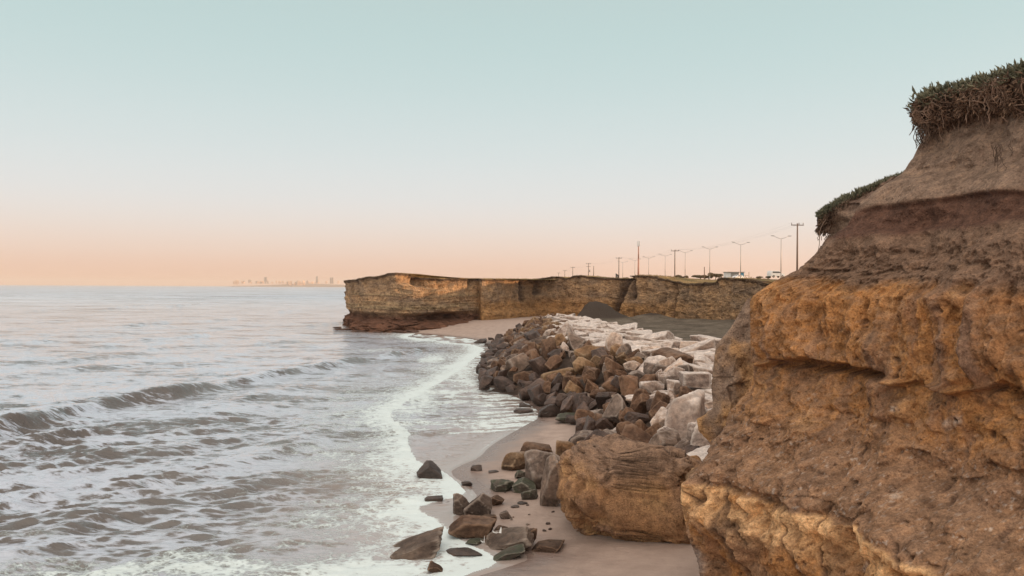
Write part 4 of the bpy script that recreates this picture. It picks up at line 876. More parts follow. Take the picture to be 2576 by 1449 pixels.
def revetment():
    rg = random.Random(5); protos = {}
    for k in range(14):
        rr = random.Random(300 + k); asp = (rr.uniform(.95, 1.35), rr.uniform(.75, 1.0), rr.uniform(.5, .85))
        p, f = rock_geo(300 + k, asp, 5, cuts=9, sharp=34, noise=.06, boxy=.9); protos[k] = (p, f)
        p2, f2 = rock_geo(340 + k, (rr.uniform(1.0, 1.5), rr.uniform(.8, 1.1), rr.uniform(.38, .6)), 5, cuts=7, sharp=30, noise=.065, boxy=1.1); protos[100 + k] = (p2, f2)
    meshes = {}
    occ = [(o.location.x, o.location.y, max(o.dimensions.x, .5) * .5) for o in COL.objects if o.get('category') == 'rock']
    pts = []
    tries = 0
    while tries < 60000:
        tries += 1; small = tries > 36000
        y = 25 + (110 - 25) * rg.random() ** 1.15 ; tx = np.interp(y, TY, TX); bx = np.interp(y, BY, BX); w = -.5 + (bx - tx + .8) * rg.random(); x = tx + w
        run = np.interp(y, [30, 50, 60, 104], [4.6, 6.2, 6.8, 6.0])
        r = (1.0 if w < run else 1.12) * rg.choice([.65, .8, .9, 1.0, 1.1, 1.3]) * (.85 if y > 78 else 1)
        if w < .6: r *= .75
        if small: r = rg.uniform(.42, .62)
        if any((x - a) ** 2 + (y - b) ** 2 < (.62 * (r + c)) ** 2 for a, b, c in pts if abs(y - b) < 2.4): continue
        if any((x - a) ** 2 + (y - b) ** 2 < (c * .8 + r * .3) ** 2 for a, b, c in occ): continue
        if y < 48:
            zz = float(rev_z(w, y)); qx, qy = proj(np.array([x]), np.array([y]), np.array([zz + r * .5]))
            if r > .65 and any(bx0 * .75 + bx1 * .25 < qx[0] < bx1 * .75 + bx0 * .25 and by0 < qy[0] < by1 and y < yy - .4 for bx0, by0, bx1, by1, yy in BOXES): continue
        pts.append((x, y, r))
    info = []
    for x, y, r in pts:
        tx = np.interp(y, TY, TX); w = x - tx; run = np.interp(y, [30, 50, 60, 104], [4.6, 6.2, 6.8, 6.0]); z = float(rev_z(w, y))
        pb = w / run + rg.gauss(0, .10)
        if pb > .93: mt = 'pale'
        elif pb > .72: mt = rg.choice(['grey', 'tan', 'brown', 'pale'])
        elif pb < .10: mt = 'dark'
        else: mt = rg.choice(['brown', 'brown', 'tan', 'grey', 'dark', 'brown'])
        if 1.5 < w and y < 44 and pb > .6 and rg.random() < .6: mt = 'pale'
        info.append((x, y, z, r, w / run, mt))
    info.sort(key=lambda t: t[1]); near, rest = info[:300], info[300:]
    def xf(t, rg_):
        x, y, z, r, wr, mt = t
        flat_ = wr > .95
        key = rg_.randrange(14) + (100 if flat_ else 0)
        s = r * rg_.uniform(1.28, 1.6) * (1.2 if flat_ else 1)
        e = (rg_.gauss(0, .13), rg_.gauss(0, .13), rg_.uniform(0, 6.28)) if flat_ else (rg_.gauss(0, .8), rg_.gauss(0, .8), rg_.uniform(0, 6.28))
        return key, s, e
    names = dict(pale='pale', grey='grey', tan='tan', brown='brown', dark='dark')
    for t in near:
        x, y, z, r, wr, mt = t; key, s, e = xf(t, rg)
        if key not in meshes:
            me = np_mesh('revetment_rock', *protos[key]); me.materials.append(M[mt]); meshes[key] = me
        o = bpy.data.objects.new('revetment_rock', meshes[key]); COL.objects.link(o); o.location = (x, y, z + rg.gauss(0, .12) * r)
        o.material_slots[0].link = 'OBJECT'; o.material_slots[0].material = M[mt]; o.rotation_euler = e; o.scale = (s, s, s)
        zone = 'by the fallen block' if y < 31 else 'near the white pointed rock' if y < 38 else 'a third of the way out' if y < 46 else 'half way out' if y < 54 else 'beyond half way' if y < 64 else 'towards the far beach'
        if wr < .12: place = 'at the waterline'
        elif wr < .4: place = 'low on the seaward slope'
        elif wr < .72: place = 'mid seaward slope'
        elif wr < 1.0: place = 'at the crest brink'
        else: place = 'on the back edge of the crest' if x > np.interp(y, BY, BX) - 2.2 else 'on the open crest'
        size = 'small' if r < .7 else ('medium' if r < 1.05 else 'large')
        shape = 'slab' if key >= 100 else 'block'
        lab = f'{size} {names[mt]} {shape} {place}, {zone}'
        tag(o, lab, 'rock', lab.replace('block', 'blocks').replace('slab', 'slabs') if 0 else f'{size} {names[mt]} {shape}s {place}, {zone}')
    by = {}
    for t in rest:
        key, s, e = xf(t, rg); by.setdefault(t[5], []).append((t, key, s, e))
    VV, FF, MI, off = [], [], [], 0; mats = list(by)
    for mi, m in enumerate(mats):
        for t, key, s, e in by[m]:
            p, f = protos[key]; from mathutils import Euler
            Rm = np.array(Euler(e).to_matrix()); VV.append((p * s) @ Rm.T + np.array(t[:3])); FF.append(f + off); off += len(p); MI.append(np.full(len(f), mi))
    if VV:
        me = np_mesh('far_rubble', np.concatenate(VV), np.concatenate(FF))
        for m in mats: me.materials.append(M[m])
        me.polygons.foreach_set('material_index', np.concatenate(MI).astype(np.int32))
        o = link('revetment_rubble', me); tag(o, 'pale crest and brown slope rubble at the far end of the revetment', 'rubble', None, 'stuff')
    print('revetment rocks', len(near), 'rest', len(rest))
revetment()
rr = random.Random(77)
for k in range(46):
    px, py = rr.gauss(1290, 85), rr.uniform(1190, 1400)
    if px > 1400 and py > 1290: continue
    g = ground_b(px, py); s_ = rr.uniform(.05, .17); p, f = rock_geo(700 + k % 7, (s_, s_ * .8, s_ * .55), 3)
    o = link('pebble', np_mesh('pebble', p, f), M[rr.choice(['dark', 'brown', 'grey'])]); o.location = (g.x, g.y, g.z + s_ * .12)
    tag(o, 'small scattered stone on the damp sand between the larger rocks', 'stone', 'small stones scattered on the damp sand')
# reef stones at the foot of the headland
rr = random.Random(12)
for k, (px, py, w, h) in enumerate(((862, 831, 46, 5), (905, 836, 40, 5), (945, 837, 30, 4), (848, 826, 22, 4), (1003, 838, 40, 7), (1035, 838, 36, 8), (985, 832, 30, 8), (925, 831, 30, 8), (960, 833, 34, 10))):
    labs = ['long flat dark reef rock farthest out from the headland', 'flat dark reef rock awash under the headland', 'low dark reef rock awash near the headland toe', 'small flat dark reef rock just off the headland tip', 'red brown reef rock on the far beach edge',
            'red brown reef rock nearest the far beach', 'red brown rock at the foot of the headland toe', 'red brown rock under the headland corner', 'upright red brown rock below the headland face']
    rock_at((px - w / 2, py - h, px + w / 2, py), 'reef', labs[k], 500 + k, name='reef_rock', z=0.0, level=4, depth=.6)

# ================================================================== tubes, boxes for the made things
class MB:
    def __init__(s): s.v, s.f, s.n = [], [], 0
    def box(s, c, d, rz=0.0, taper=1.0):
        x, y, z = [q / 2 for q in d]; P = np.array([[-x, -y, -z], [x, -y, -z], [x, y, -z], [-x, y, -z], [-x * taper, -y * taper, z], [x * taper, -y * taper, z], [x * taper, y * taper, z], [-x * taper, y * taper, z]])
        ca, sa = math.cos(rz), math.sin(rz); P[:, :2] = P[:, :2] @ np.array([[ca, sa], [-sa, ca]]); P += np.array(c)
        s.v.append(P); s.f += [[i + s.n for i in q] for q in ((0, 3, 2, 1), (4, 5, 6, 7), (0, 1, 5, 4), (1, 2, 6, 5), (2, 3, 7, 6), (3, 0, 4, 7))]; s.n += 8; return s
    def tube(s, pts, r, sides=8, caps=True):
        pts = [Vector(p) for p in pts]; rs = r if isinstance(r, (list, tuple)) else [r] * len(pts)
        P = []
        for i, p in enumerate(pts):
            t = (pts[min(i + 1, len(pts) - 1)] - pts[max(i - 1, 0)]).normalized(); a = t.orthogonal().normalized()
            if i and abs(t.dot(pa)) < .99: a = (pa - t * pa.dot(t)).normalized()
            pa = a; b = t.cross(a)
            for k in range(sides):
                w = 2 * math.pi * k / sides; P.append(p + (a * math.cos(w) + b * math.sin(w)) * rs[i])
        s.v.append(np.array([q[:] for q in P]))
        for i in range(len(pts) - 1):
            for k in range(sides):
                a0 = s.n + i * sides + k; a1 = s.n + i * sides + (k + 1) % sides; s.f.append([a0, a1, a1 + sides, a0 + sides])
        if caps:
            s.f.append([s.n + k for k in range(sides)][::-1]); s.f.append([s.n + (len(pts) - 1) * sides + k for k in range(sides)])
        s.n += len(P); return s
    def prism(s, prof, y0, y1):
        n = len(prof); s.v.append(np.array([[a, y0, b] for a, b in prof] + [[a, y1, b] for a, b in prof]))
        for k in range(n): s.f.append([s.n + k, s.n + (k + 1) % n, s.n + n + (k + 1) % n, s.n + n + k])
        s.f.append([s.n + k for k in range(n)][::-1]); s.f.append([s.n + n + k for k in range(n)]); s.n += 2 * n; return s
    def build(s, name, mat, parent=None, smooth=False, bevel=0.0):
        me = bpy.data.meshes.new(name); me.from_pydata([tuple(q) for q in np.concatenate(s.v)], [], s.f); me.update()
        if smooth: me.polygons.foreach_set('use_smooth', [True] * len(me.polygons))
        o = link(name, me, mat, parent)
        if bevel: b = o.modifiers.new('bevel', 'BEVEL'); b.width = bevel; b.segments = 3
        return o
def zplat(x, y): return 8.3 + min(max(y - 130, -30), 200) * .0085
def cast_z(x, y):
    z0 = zplat(x, y)
    dg = bpy.context.evaluated_depsgraph_get(); fc = bpy.data.objects['far_cliff']
    ok, loc, nrm, i = fc.ray_cast(Vector((x, y, 40)), Vector((0, 0, -1))); return loc.z if ok else z0
bpy.context.view_layer.update()

def dup_tree(root, loc, rz=0.0, scale=None):
    r = root.copy(); COL.objects.link(r); r.location = loc; r.rotation_euler = (0, 0, rz)
    if scale: r.scale = scale
    for ch in list(root.children):
        c = ch.copy(); COL.objects.link(c); c.parent = r
        for g in ch.children: d_ = g.copy(); COL.objects.link(d_); d_.parent = c
    return r
# street lamps: slender pole, two rising arms, a lamp head on each
def lamp_proto():
    r = empty('street_lamp')
    MB().tube([(0, 0, -.5), (0, 0, 1.2)], .13).tube([(0, 0, 1.2), (0, 0, 9.0)], [.10, .06]).build('pole', M['steel'], r, True)
    for s in (-1, 1):
        MB().tube([(0, 0, 8.9), (s * .8, 0, 9.1), (s * 1.7, 0, 9.45)], [.05, .045, .04], 6).build('arm', M['steel'], r, True)
        MB().box((s * 2.02, 0, 9.56), (.75, .28, .10)).box((s * 2.02, 0, 9.49), (.5, .2, .05)).build('lamp_head', M['steel'], r, bevel=.02)
    return r
lp0 = lamp_proto(); used = False
ordn = ['nearest', 'second', 'third', 'fourth', 'fifth', 'sixth', 'seventh', 'eighth', 'ninth', 'tenth']
for k, (px, py, d) in enumerate([(1965, 599, 177), (1863.5, 614.4, 202), (1785.7, 625.6, 225), (1723.7, 634.4, 247), (1673.4, 643, 275), (1632, 649, 296), (1597.3, 654.7, 320), (1566.7, 659.9, 345)]):
    t_ = at(px, py, d); z0 = t_.z - 9.05; o = lp0 if k == 0 else dup_tree(lp0, (0, 0, 0))
    o.location = (t_.x, t_.y, z0); o.rotation_euler = (0, 0, R(8))
    tag(o, f'double armed street lamp, {ordn[k]} in the row counted from the cliff edge on the right', 'street lamp', 'double armed street lamps along the coast road')
def power_proto():
    r = empty('power_pole')
    MB().tube([(0, 0, -.5), (0, 0, 8.0)], [.16, .10]).build('pole', M['pole'], r, True)
    MB().box((0, 0, 7.75), (1.9, .12, .12)).build('crossarm', M['pole'], r)
    for x in (-.88, .25, .88): MB().tube([(x, 0, 7.8), (x, 0, 7.95), (x, 0, 8.1)], [.03, .075, .05], 8).build('insulator', M['steel'], r, True)
    return r
pp0 = power_proto(); tops = []
for k, (px, py, d) in enumerate([(2006, 562, 116), (1697.8, 628.7, 195), (1557, 647.4, 244), (1480.5, 662, 305), (1440.8, 671.5, 360), (1420.8, 680, 427), (1405, 685.8, 490)]):
    t_ = at(px, py, d); z0 = t_.z - 8.0; o = pp0 if k == 0 else dup_tree(pp0, (0, 0, 0))
    o.location = (t_.x, t_.y, z0); o.rotation_euler = (0, 0, R(6)); tops.append(t_)
    if k == 3: MB().box((0, 0, 6.7), (1.7, .12, .12)).build('lower_crossarm', M['pole'], o); MB().tube([(.45, 0, 4.6), (.45, 0, 5.5)], .22).build('transformer', M['steel'], o, True)
    tag(o, f'timber power pole with crossarm, {ordn[k]} in its row from the right' + (', two crossarms' if k == 3 else ''), 'power pole', 'timber power poles above the far cliff')
for j, x in enumerate((-.88, .25, .88)):
    m = MB()
    for a, b in zip(tops[:-1], tops[1:]):
        m.tube([(a.x + (b.x - a.x) * t + x, a.y + (b.y - a.y) * t, a.z + (b.z - a.z) * t + .08 - 1.1 * 4 * t * (1 - t)) for t in np.linspace(0, 1, 14)], .005, 4)
    tag(m.build('overhead_wire', M['wire']), ['seaward one of three sagging wires strung between the power poles', 'middle one of three sagging wires strung between the power poles', 'inland one of three sagging wires strung between the power poles'][j], 'wire', 'wires strung between the power poles')
for px, py, d, lb in ((1493.5, 669.7, 300, 'bare post beside the fourth power pole'), (1772, 672.3, 200, 'bare dark post between two street lamps')):
    t_ = at(px, py, d); z0 = cast_z(t_.x, t_.y); o = MB().tube([(0, 0, -.3), (0, 0, t_.z - z0)], [.15, .10]).tube([(0, 0, t_.z - z0), (0, 0, t_.z - z0 + .1)], [.12, .04]).build('utility_post', M['pole'], None, True); o.location = (t_.x, t_.y, z0); tag(o, lb, 'post')
# antenna mast
t_ = at(1606.4, 606, 290); z0 = cast_z(t_.x, t_.y); Hm = t_.z - z0; r = empty('antenna_mast', (t_.x, t_.y, z0)); tag(r, 'tall slender red brown antenna mast with panels near its top', 'antenna mast')
MB().tube([(0, 0, -.4), (0, 0, Hm * .55)], [.38, .27]).build('lower_tube', M['mast'], r, True); MB().tube([(0, 0, Hm * .55), (0, 0, Hm * .86)], [.24, .18]).build('upper_tube', M['mast'], r, True)
MB().tube([(0, 0, Hm * .86), (0, 0, Hm)], [.12, .06]).build('tip', M['steel'], r, True)
for a in range(3): MB().box((.42 * math.cos(a * 2.1 + .5), .42 * math.sin(a * 2.1 + .5), Hm * .93), (.26, .16, 1.9)).build('antenna_panel', M['white'], r, bevel=.02)
MB().tube([(.45 * math.cos(w), .45 * math.sin(w), Hm * .865) for w in np.linspace(0, 6.28, 13)], .04, 6, False).build('ring', M['steel'], r)
# dark roadside sign
g = at(1552.5, 702, 190); z0 = cast_z(g.x, g.y); r = empty('roadside_sign', (g.x, g.y, z0)); tag(r, 'small dark upright sign with a slanted top at the cliff edge', 'sign')
MB().prism([(-.36, .0), (.36, .0), (.36, 1.15), (-.36, 1.65)], -.05, .05).build('board', M['black'], r); MB().prism([(-.2, .3), (.16, .3), (.16, .62), (-.2, .62)], -.065, -.053).prism([(-.2, .75), (.16, .75), (.1, 1.05), (-.14, 1.12)], -.065, -.053).build('pale_mark', M['steel'], r)
MB().box((0, 0, -.3), (.08, .08, .7)).build('post', M['black'], r)
# kiosk
g = at(1849, 703, 262); z0 = cast_z(g.x, g.y); sc_ = 262 / FPX; r = empty('kiosk', (g.x, g.y, z0)); tag(r, 'low white kiosk with a flat roof and blue poster by the road', 'kiosk')
w_ = 46 * sc_ / 2; r.location.z = at(1849, 702.5, 262).z
MB().box((-.8, 1.6, 1.0), (w_ * 2 - 1.8, 3.2, 2.5)).build('wall', M['white'], r, bevel=.03)
MB().box((0, 1.4, 2.36), (w_ * 2 + .2, 4.0, .16)).build('roof', M['greyroof'], r)
MB().box((-.1, -.03, 1.1), (2.6, .06, 1.9)).build('shutter', M['greyroof'], r); MB().box((w_ - .75, -.1, 1.05), (1.1, .10, 2.3)).build('poster', M['blue'], r)
MB().box((w_ - .15, -.1, .95), (.1, .1, 2.75)).build('roof_post', M['greyroof'], r)
# cars
def car(name, px, py, d, rz, L_, Hc, lab, cat, van=False):
    g = at(px, py, d); r = empty(name, (g.x, g.y, at(px, py, d).z), rz); tag(r, lab, cat)
    if van: prof = [(-L_ / 2, .35), (-L_ / 2, 1.1), (-L_ / 2 + .15, Hc - .1), (-L_ / 2 + .4, Hc), (L_ / 2 - 1.7, Hc), (L_ / 2 - 1.0, 1.15), (L_ / 2 - .1, .95), (L_ / 2, .4)]
    else: prof = [(-L_ / 2, .3), (-L_ / 2, .85), (-L_ / 2 + .35, .95), (-L_ / 2 + .9, Hc - .05), (-.2, Hc), (.6, Hc - .08), (1.2, .95), (L_ / 2 - .1, .8), (L_ / 2, .35)]
    b = MB().prism(prof, -.85, .85).build('body', M['white'], r, bevel=.08)
    if van: w = [(-L_ / 2 + .5, 1.2), (-L_ / 2 + .55, Hc - .18), (L_ / 2 - 1.85, Hc - .18), (L_ / 2 - 1.3, 1.2)]
    else: w = [(-L_ / 2 + .85, .98), (-L_ / 2 + 1.1, Hc - .14), (.5, Hc - .14), (.98, .98)]
    for s in (-1, 1): MB().prism(w, s * .862 - .008, s * .862 + .008).build('side_window', M['glass'], r)
    fx = L_ / 2 - 1.35 if van else .93
    MB().box((fx + .02, 0, Hc - .42), (.06, 1.45, .5)).build('windscreen', M['glass'], r)
    for sx in (-1, 1):
        for s in (-1, 1):
            wh = MB().tube([(sx * L_ * .31, s * .72, .32), (sx * L_ * .31, s * .9, .32)], .32, 18).build('wheel', M['black'], r); MB().tube([(sx * L_ * .31, s * .905, .32), (sx * L_ * .31, s * .915, .32)], .19, 12).build('rim', M['steel'], wh)
    for s in (-1, 1): MB().box((L_ / 2 + .0, s * .6, .68), (.08, .3, .16)).build('headlight', M['steel'], r)
car('parked_car', 1855, 703.5, 240, R(215), 4.1, 1.42, 'white hatchback parked in front of the kiosk', 'car')
car('parked_van', 1952, 698.5, 205, R(20), 4.4, 1.75, 'pale van parked on the cliff top right of the kiosk', 'van', True)
# timber rail by the kiosk
g = at(1884, 703, 255); r = empty('timber_rail', (g.x, g.y, at(1884, 703, 255).z)); tag(r, 'weathered yellow timber frame standing right of the kiosk', 'fence')
for x, h in ((-1.3, .6), (0, 2.4), (.4, .9), (.8, .9)): MB().box((x, 0, h / 2), (.14, .12, h)).build('post', M['wood'], r)
MB().box((-.6, 0, 1.25), (1.2, .09, .12)).build('rail', M['wood'], r); MB().tube([(-1.4, 0, 1.4), (-.5, 0, .1)], .07, 6).build('brace', M['wood'], r)

# ------------------------------------------------------------------ wind-shaped trees and shrubs on the plateau
def mat_leaf(name, a, b, rough=.7):
    t = NT(name); n = t.noise(t.coord(), 1.1, 4); info = t.attr('tone'); c = t.ramp(t.math('ADD', t.math('MULTIPLY', n, .5), t.math('MULTIPLY', info, .5)), [(.25, a), (.75, b)])
    return t.fin(c, rough, None, .25)
M['leaf'] = mat_leaf('wind shaped tree foliage', (.075, .06, .035), (.20, .14, .07))
M['bark'] = plain('bark', (.13, .09, .065), .9)
def leaf_cloud(blobs, n, size, seed):
    rg = np.random.default_rng(seed); V = []; T = []
    vols = np.array([b[3] * b[4] * b[5] for b in blobs]); cnt = np.maximum((n * vols / vols.sum()).astype(int), 8)
    for (cx, cy, cz, rx, ry, rz), c in zip(blobs, cnt):
        d = rg.normal(size=(c, 3)); d /= np.linalg.norm(d, axis=1, keepdims=True); rad = rg.uniform(.55, 1.05, c)[:, None]
        p = np.array([cx, cy, cz]) + d * rad * np.array([rx, ry, rz]); a = rg.normal(size=(c, 3)); b = rg.normal(size=(c, 3))
        a /= np.linalg.norm(a, axis=1, keepdims=True); b = np.cross(a, b); b /= np.linalg.norm(b, axis=1, keepdims=True); s = size * rg.uniform(.6, 1.3, c)[:, None]
        V.append(np.stack([p - a * s, p + b * s * .6, p + a * s, p - b * s * .6], 1)); T.append(np.repeat(rg.random(c), 4))
    V = np.concatenate(V).reshape(-1, 3); F = np.arange(len(V)).reshape(-1, 4); return np_mesh('crown', V, F, False, attrs={'tone': np.concatenate(T)})
for k, (px, py, wpx, hpx, d, lb) in enumerate(((1715, 704, 34, 12, 320, 'low flat topped tree leftmost beyond the plain post'), (1762, 704, 38, 13, 310, 'broad domed tree between two street lamps left of the kiosk'), (1800, 704, 40, 19, 300, 'tallest sunlit ragged shrub directly left of the kiosk'),
                                               (1782, 704, 24, 12, 305, 'small shrub between the domed tree and the ragged one'), (1911, 703, 18, 8, 330, 'small domed tree alone between kiosk and van'), (1931, 702, 12, 7, 260, 'little sunlit bush left of the van'), (1574, 703, 20, 5, 330, 'low dark bush right of the dark sign'), (1702, 704, 16, 8, 330, 'small rounded bush at the second power pole'))):
    g = at(px, py, d); s = d / FPX; w, h = wpx * s, hpx * s; r = empty('windswept_tree', (g.x, g.y, g.z)); tag(r, lb, 'tree', 'windswept trees and shrubs on the plateau')
    rg = random.Random(k); bl = [(rg.uniform(-.38, .38) * w, rg.uniform(-.3, .3) * w, h * rg.uniform(.45, .8), w * rg.uniform(.13, .24), w * .2, h * rg.uniform(.14, .26)) for _ in range(11)]
    link('crown', leaf_cloud(bl, 2400, .16, k), M['leaf'], r)
    m = MB().tube([(0, 0, -.3), (.1, 0, h * .3), (.25, 0, h * .55)], [.16, .12, .07])
    for q in range(4): m.tube([(.1, 0, h * .25), (rg.uniform(-.3, .3) * w, rg.uniform(-.2, .2) * w, h * .62)], [.08, .03], 5)
    m.build('trunk', M['bark'], r, True)
# dry grass tufts along the rim, one mass
def rim_grass():
    rg = np.random.default_rng(4); n = 5200; X = []; 
    fc = bpy.data.objects['far_cliff']; V = []; T = []
    cnt = 0
    for _ in range(4200):
        px = rg.choice([rg.uniform(895, 1935), rg.uniform(1590, 1700)]); d = rg.uniform(112, 175); x = (px - CX) / FPX * d
        ok, loc, nrm, i = fc.ray_cast(Vector((x, d, 40)), Vector((0, 0, -1)))
        if not ok or loc.z < 7.3: continue
        for b in range(5):
            a = rg.uniform(0, 6.28); h = rg.uniform(.1, .32); lx, ly = rg.normal(0, .14, 2); bx, by = loc.x + rg.normal(0, .12), loc.y + rg.normal(0, .12); w = .02
            V += [(bx - w * math.cos(a), by - w * math.sin(a), loc.z - .03), (bx + w * math.cos(a), by + w * math.sin(a), loc.z - .03), (bx + lx, by + ly, loc.z + h)]
            T += [rg.random()] * 3
    V = np.array(V); me = np_mesh('grass', V, np.arange(len(V)).reshape(-1, 3), False, attrs={'tone': np.array(T)})
    tag(link('dry_grass', me, mat_leaf('dry rim grass', (.16, .11, .05), (.42, .30, .15))), 'dry golden grass along the far cliff rim', 'grass', None, 'stuff')
rim_grass()

# ================================================================== ice plant mats on the near cliff
M['ice'] = mat_leaf('ice plant leaves', (.058, .064, .042), (.18, .172, .112), .5)
M['ice_dry'] = mat_leaf('dead ice plant leaves', (.07, .045, .035), (.24, .16, .11), .8)
M['stem'] = plain('woody runners', (.30, .21, .16), .8, 0, 6, .35)
M['matbody'] = plain('root bound soil', (.10, .068, .052), .95, 0, 9, .5)
def ice_mat(name, rim, hw, hh, label, nleaf, nstem, seed, droop, over, leafsz=.12, dead=.9):
    """rim: plan polyline (x, y, z) of the soil edge, outward side on its right when walking from the tip."""
    rg = np.random.default_rng(seed); P = np.array(rim); s = np.concatenate([[0], np.cumsum(np.linalg.norm(np.diff(P, axis=0), axis=1))]); Ltot = s[-1]
    def rimp(q): return np.stack([np.interp(q, s, P[:, k]) for k in range(3)], -1)
    def nrm(q):
        a = rimp(np.clip(q + .15, 0, Ltot)) - rimp(np.clip(q - .15, 0, Ltot)); a = a[:, :2]; a /= np.linalg.norm(a, axis=1, keepdims=True) + 1e-6; return np.stack([a[:, 1], -a[:, 0]], -1)
    root = empty(name, tuple(P[0])); tag(root, label, 'plant')
    O = np.array(P[0])
    def surf(q, th, grow=1.0):
        e = np.minimum(np.clip((q + .05) / .5, 0, 1) ** .5, 1); hw_ = hw * e * (1 + .25 * pnoise(q * 1.3, 0 * q + seed, 0 * q)); hh_ = hh * (.45 + .55 * e)
        n_ = nrm(q); c = rimp(q); u = np.cos(th); v = np.sin(th)
        lump = 1 + .34 * fbm(q * 1.6, th * .8, 0 * q + seed, 3) + .14 * fbm(q * 7, th * 3, 0 * q + seed, 2)
        dz = np.where(v < 0, v * hh_ * droop * (1 + .5 * pnoise(q * .9, 0 * q, 0 * q + 5)), v * hh_) * lump * grow
        o_ = (over + u * hw_ * lump * grow)
        return np.stack([c[:, 0] + n_[:, 0] * o_, c[:, 1] + n_[:, 1] * o_, c[:, 2] + dz], -1) - O
    nq, nth = 260, 48; q = np.repeat(np.linspace(0, Ltot, nq), nth); th = np.tile(np.linspace(-math.pi, math.pi, nth), nq)
    link('soil_mat', np_mesh('soil_mat', surf(q, th, .82), grid_faces(nq, nth)), M['matbody'], root)
    def leaves(n, thr, size, tilt_up, dry):
        q = rg.uniform(0, Ltot, n); q[:n // 8] = rg.uniform(0, .35, n // 8); th = rg.uniform(thr[0], thr[1], n); gw = rg.uniform(.93, 1.10, n) + .22 * np.clip(fbm(q * 3.1, th * 1.5, 0 * q + seed + 3, 3), -.2, 1) + np.where(rg.random(n) < .10, rg.uniform(.1, .4, n), 0); p = surf(q, th, gw); n_ = nrm(q)
        out = np.stack([n_[:, 0] * np.cos(th), n_[:, 1] * np.cos(th), np.sin(th)], -1) + rg.normal(0, .55, (n, 3)); out[:, 2] += tilt_up
        m0 = q < .4; out[m0, 0] += -.8
        out /= np.linalg.norm(out, axis=1, keepdims=True); a = np.cross(out, rg.normal(size=(n, 3))); a /= np.linalg.norm(a, axis=1, keepdims=True); b = np.cross(out, a)
        Ls = size * (rg.uniform(.45, 1.4, n) * (1 + .55 * pnoise(q * 2.3, th, 0 * q + seed)))[:, None]; w = Ls * rg.uniform(.10, .17, n)[:, None]; bend = np.cross(out, a) * Ls * .12
        V = []
        for ft, fw in ((0, .7), (.5, 1.0)):
            for k in range(3): V.append(p + out * Ls * ft + bend * (ft > 0) + (a * math.cos(2.1 * k) + b * math.sin(2.1 * k)) * w * fw)
        V.append(p + out * Ls); V = np.stack(V, 1); m = V.shape[1]
        f = []
        for k in range(3):
            k2 = (k + 1) % 3; f += [(k, k2, 3 + k2), (k, 3 + k2, 3 + k), (3 + k, 3 + k2, 6)]
        f = np.array(f); F = (f[None] + (np.arange(n) * m)[:, None, None]).reshape(-1, 3)
        return np_mesh('leaves', V.reshape(-1, 3), F, True, attrs={'tone': np.repeat(rg.random(n), m)})
    link('foliage', leaves(nleaf, (-.15, 2.6), leafsz, .55, False), M['ice'], root)
    link('dead_foliage', leaves(int(nleaf * dead), (-2.2, .25), leafsz * .85, -.35, True), M['ice_dry'], root)
    m = MB(); rr = random.Random(seed)
    for k in range(nstem):
        q0 = rr.uniform(0, Ltot) if k % 4 else rr.uniform(0, .6); th0 = rr.uniform(-.9, .5); ln = rr.uniform(.25, .9); dq = rr.uniform(-.6, .6); pts = []
        for i in range(9):
            t = i / 8; qq = np.array([min(max(q0 + dq * t * ln + .05 * math.sin(t * 9 + k), 0), Ltot)]); tt = np.array([th0 - ln * t * 1.3 + .2 * math.sin(t * 7 + k * 2)]); pts.append(surf(qq, tt, 1.05 + .07 * math.sin(t * 5 + k))[0])
        if k % 3 == 0:
            for i in range(rr.randint(2, 6)): pts.append(pts[-1] + np.array([rr.gauss(0, .025), rr.gauss(0, .025), -rr.uniform(.03, .09)]))
        m.tube(pts, [rr.uniform(.005, .011)] * len(pts), 5)
    m.build('runners', M['stem'], root, True)
    return root
# rim of the top of the near cliff, from its tip to beyond the right edge
ib = int(np.argmin(proj(AX[-1], AY[-1], AZ[-1])[0])); row = slice(max(ib - 5, 0), None)
rimA = np.stack([AX[-1][row], AY[-1][row], AZ[-1][row] - .05], -1)[::6]
ice_mat('ice_plant_mat', rimA, .60, .23, 'thick ice plant mat overhanging the highest tip of the near cliff', 4600, 380, 21, 2.0, .0)
rimC = []
for px, py in ((2058, 540), (2075, 528), (2100, 514), (2130, 500), (2165, 484), (2200, 468), (2240, 452), (2290, 436), (2400, 420)):
    rimC.append(tuple(at(px, py + 10, 20.6 - max(0, px - 2060) * .002)))
ice_mat('ice_plant_mat', rimC, .40, .13, 'thinner ice plant mat on the lower spur of the near cliff', 2600, 260, 22, 3.4, -.05, .10, 2.2)
# hanging root strands and bits of dry root on the soil
def strand(pts, r, name, lab, cat='root', mat='stem'):
    o = MB().tube(pts, r, 6).build(name, M[mat], None, True); tag(o, lab, cat); return o
T0 = at(2068, 556, 20.3)
strand([at(2078 - 22 * math.sin(t * 1.9) - 4 * math.sin(t * 7), 552 + 95 * t, 20.2) for t in np.linspace(0, 1, 16)], .008, 'hanging_root', 'thin looping root hanging off the lower spur against the sky')
def bunch(base, n, ln, seed, name, lab):
    rr = random.Random(seed); m = MB()
    for k in range(n):
        p = Vector(base) + Vector((rr.gauss(0, .09), rr.gauss(0, .12), 0)); pts = [p.copy()]
        for i in range(rr.randint(5, 11)): p = p + Vector((rr.gauss(0, .02), rr.gauss(0, .02), -ln / 10)); pts.append(p.copy())
        m.tube([tuple(q) for q in pts], rr.uniform(.004, .010), 5)
    tag(m.build(name, M['matbody'], None, True), lab, 'roots')
bunch(at(2322, 318, 16.6), 26, .42, 3, 'hanging_roots', 'ragged bunch of roots dangling under the tip of the upper plant mat')
bunch(at(2520, 360, 14.3), 10, .5, 4, 'hanging_roots', 'string of roots trailing down the soft soil near the right edge')

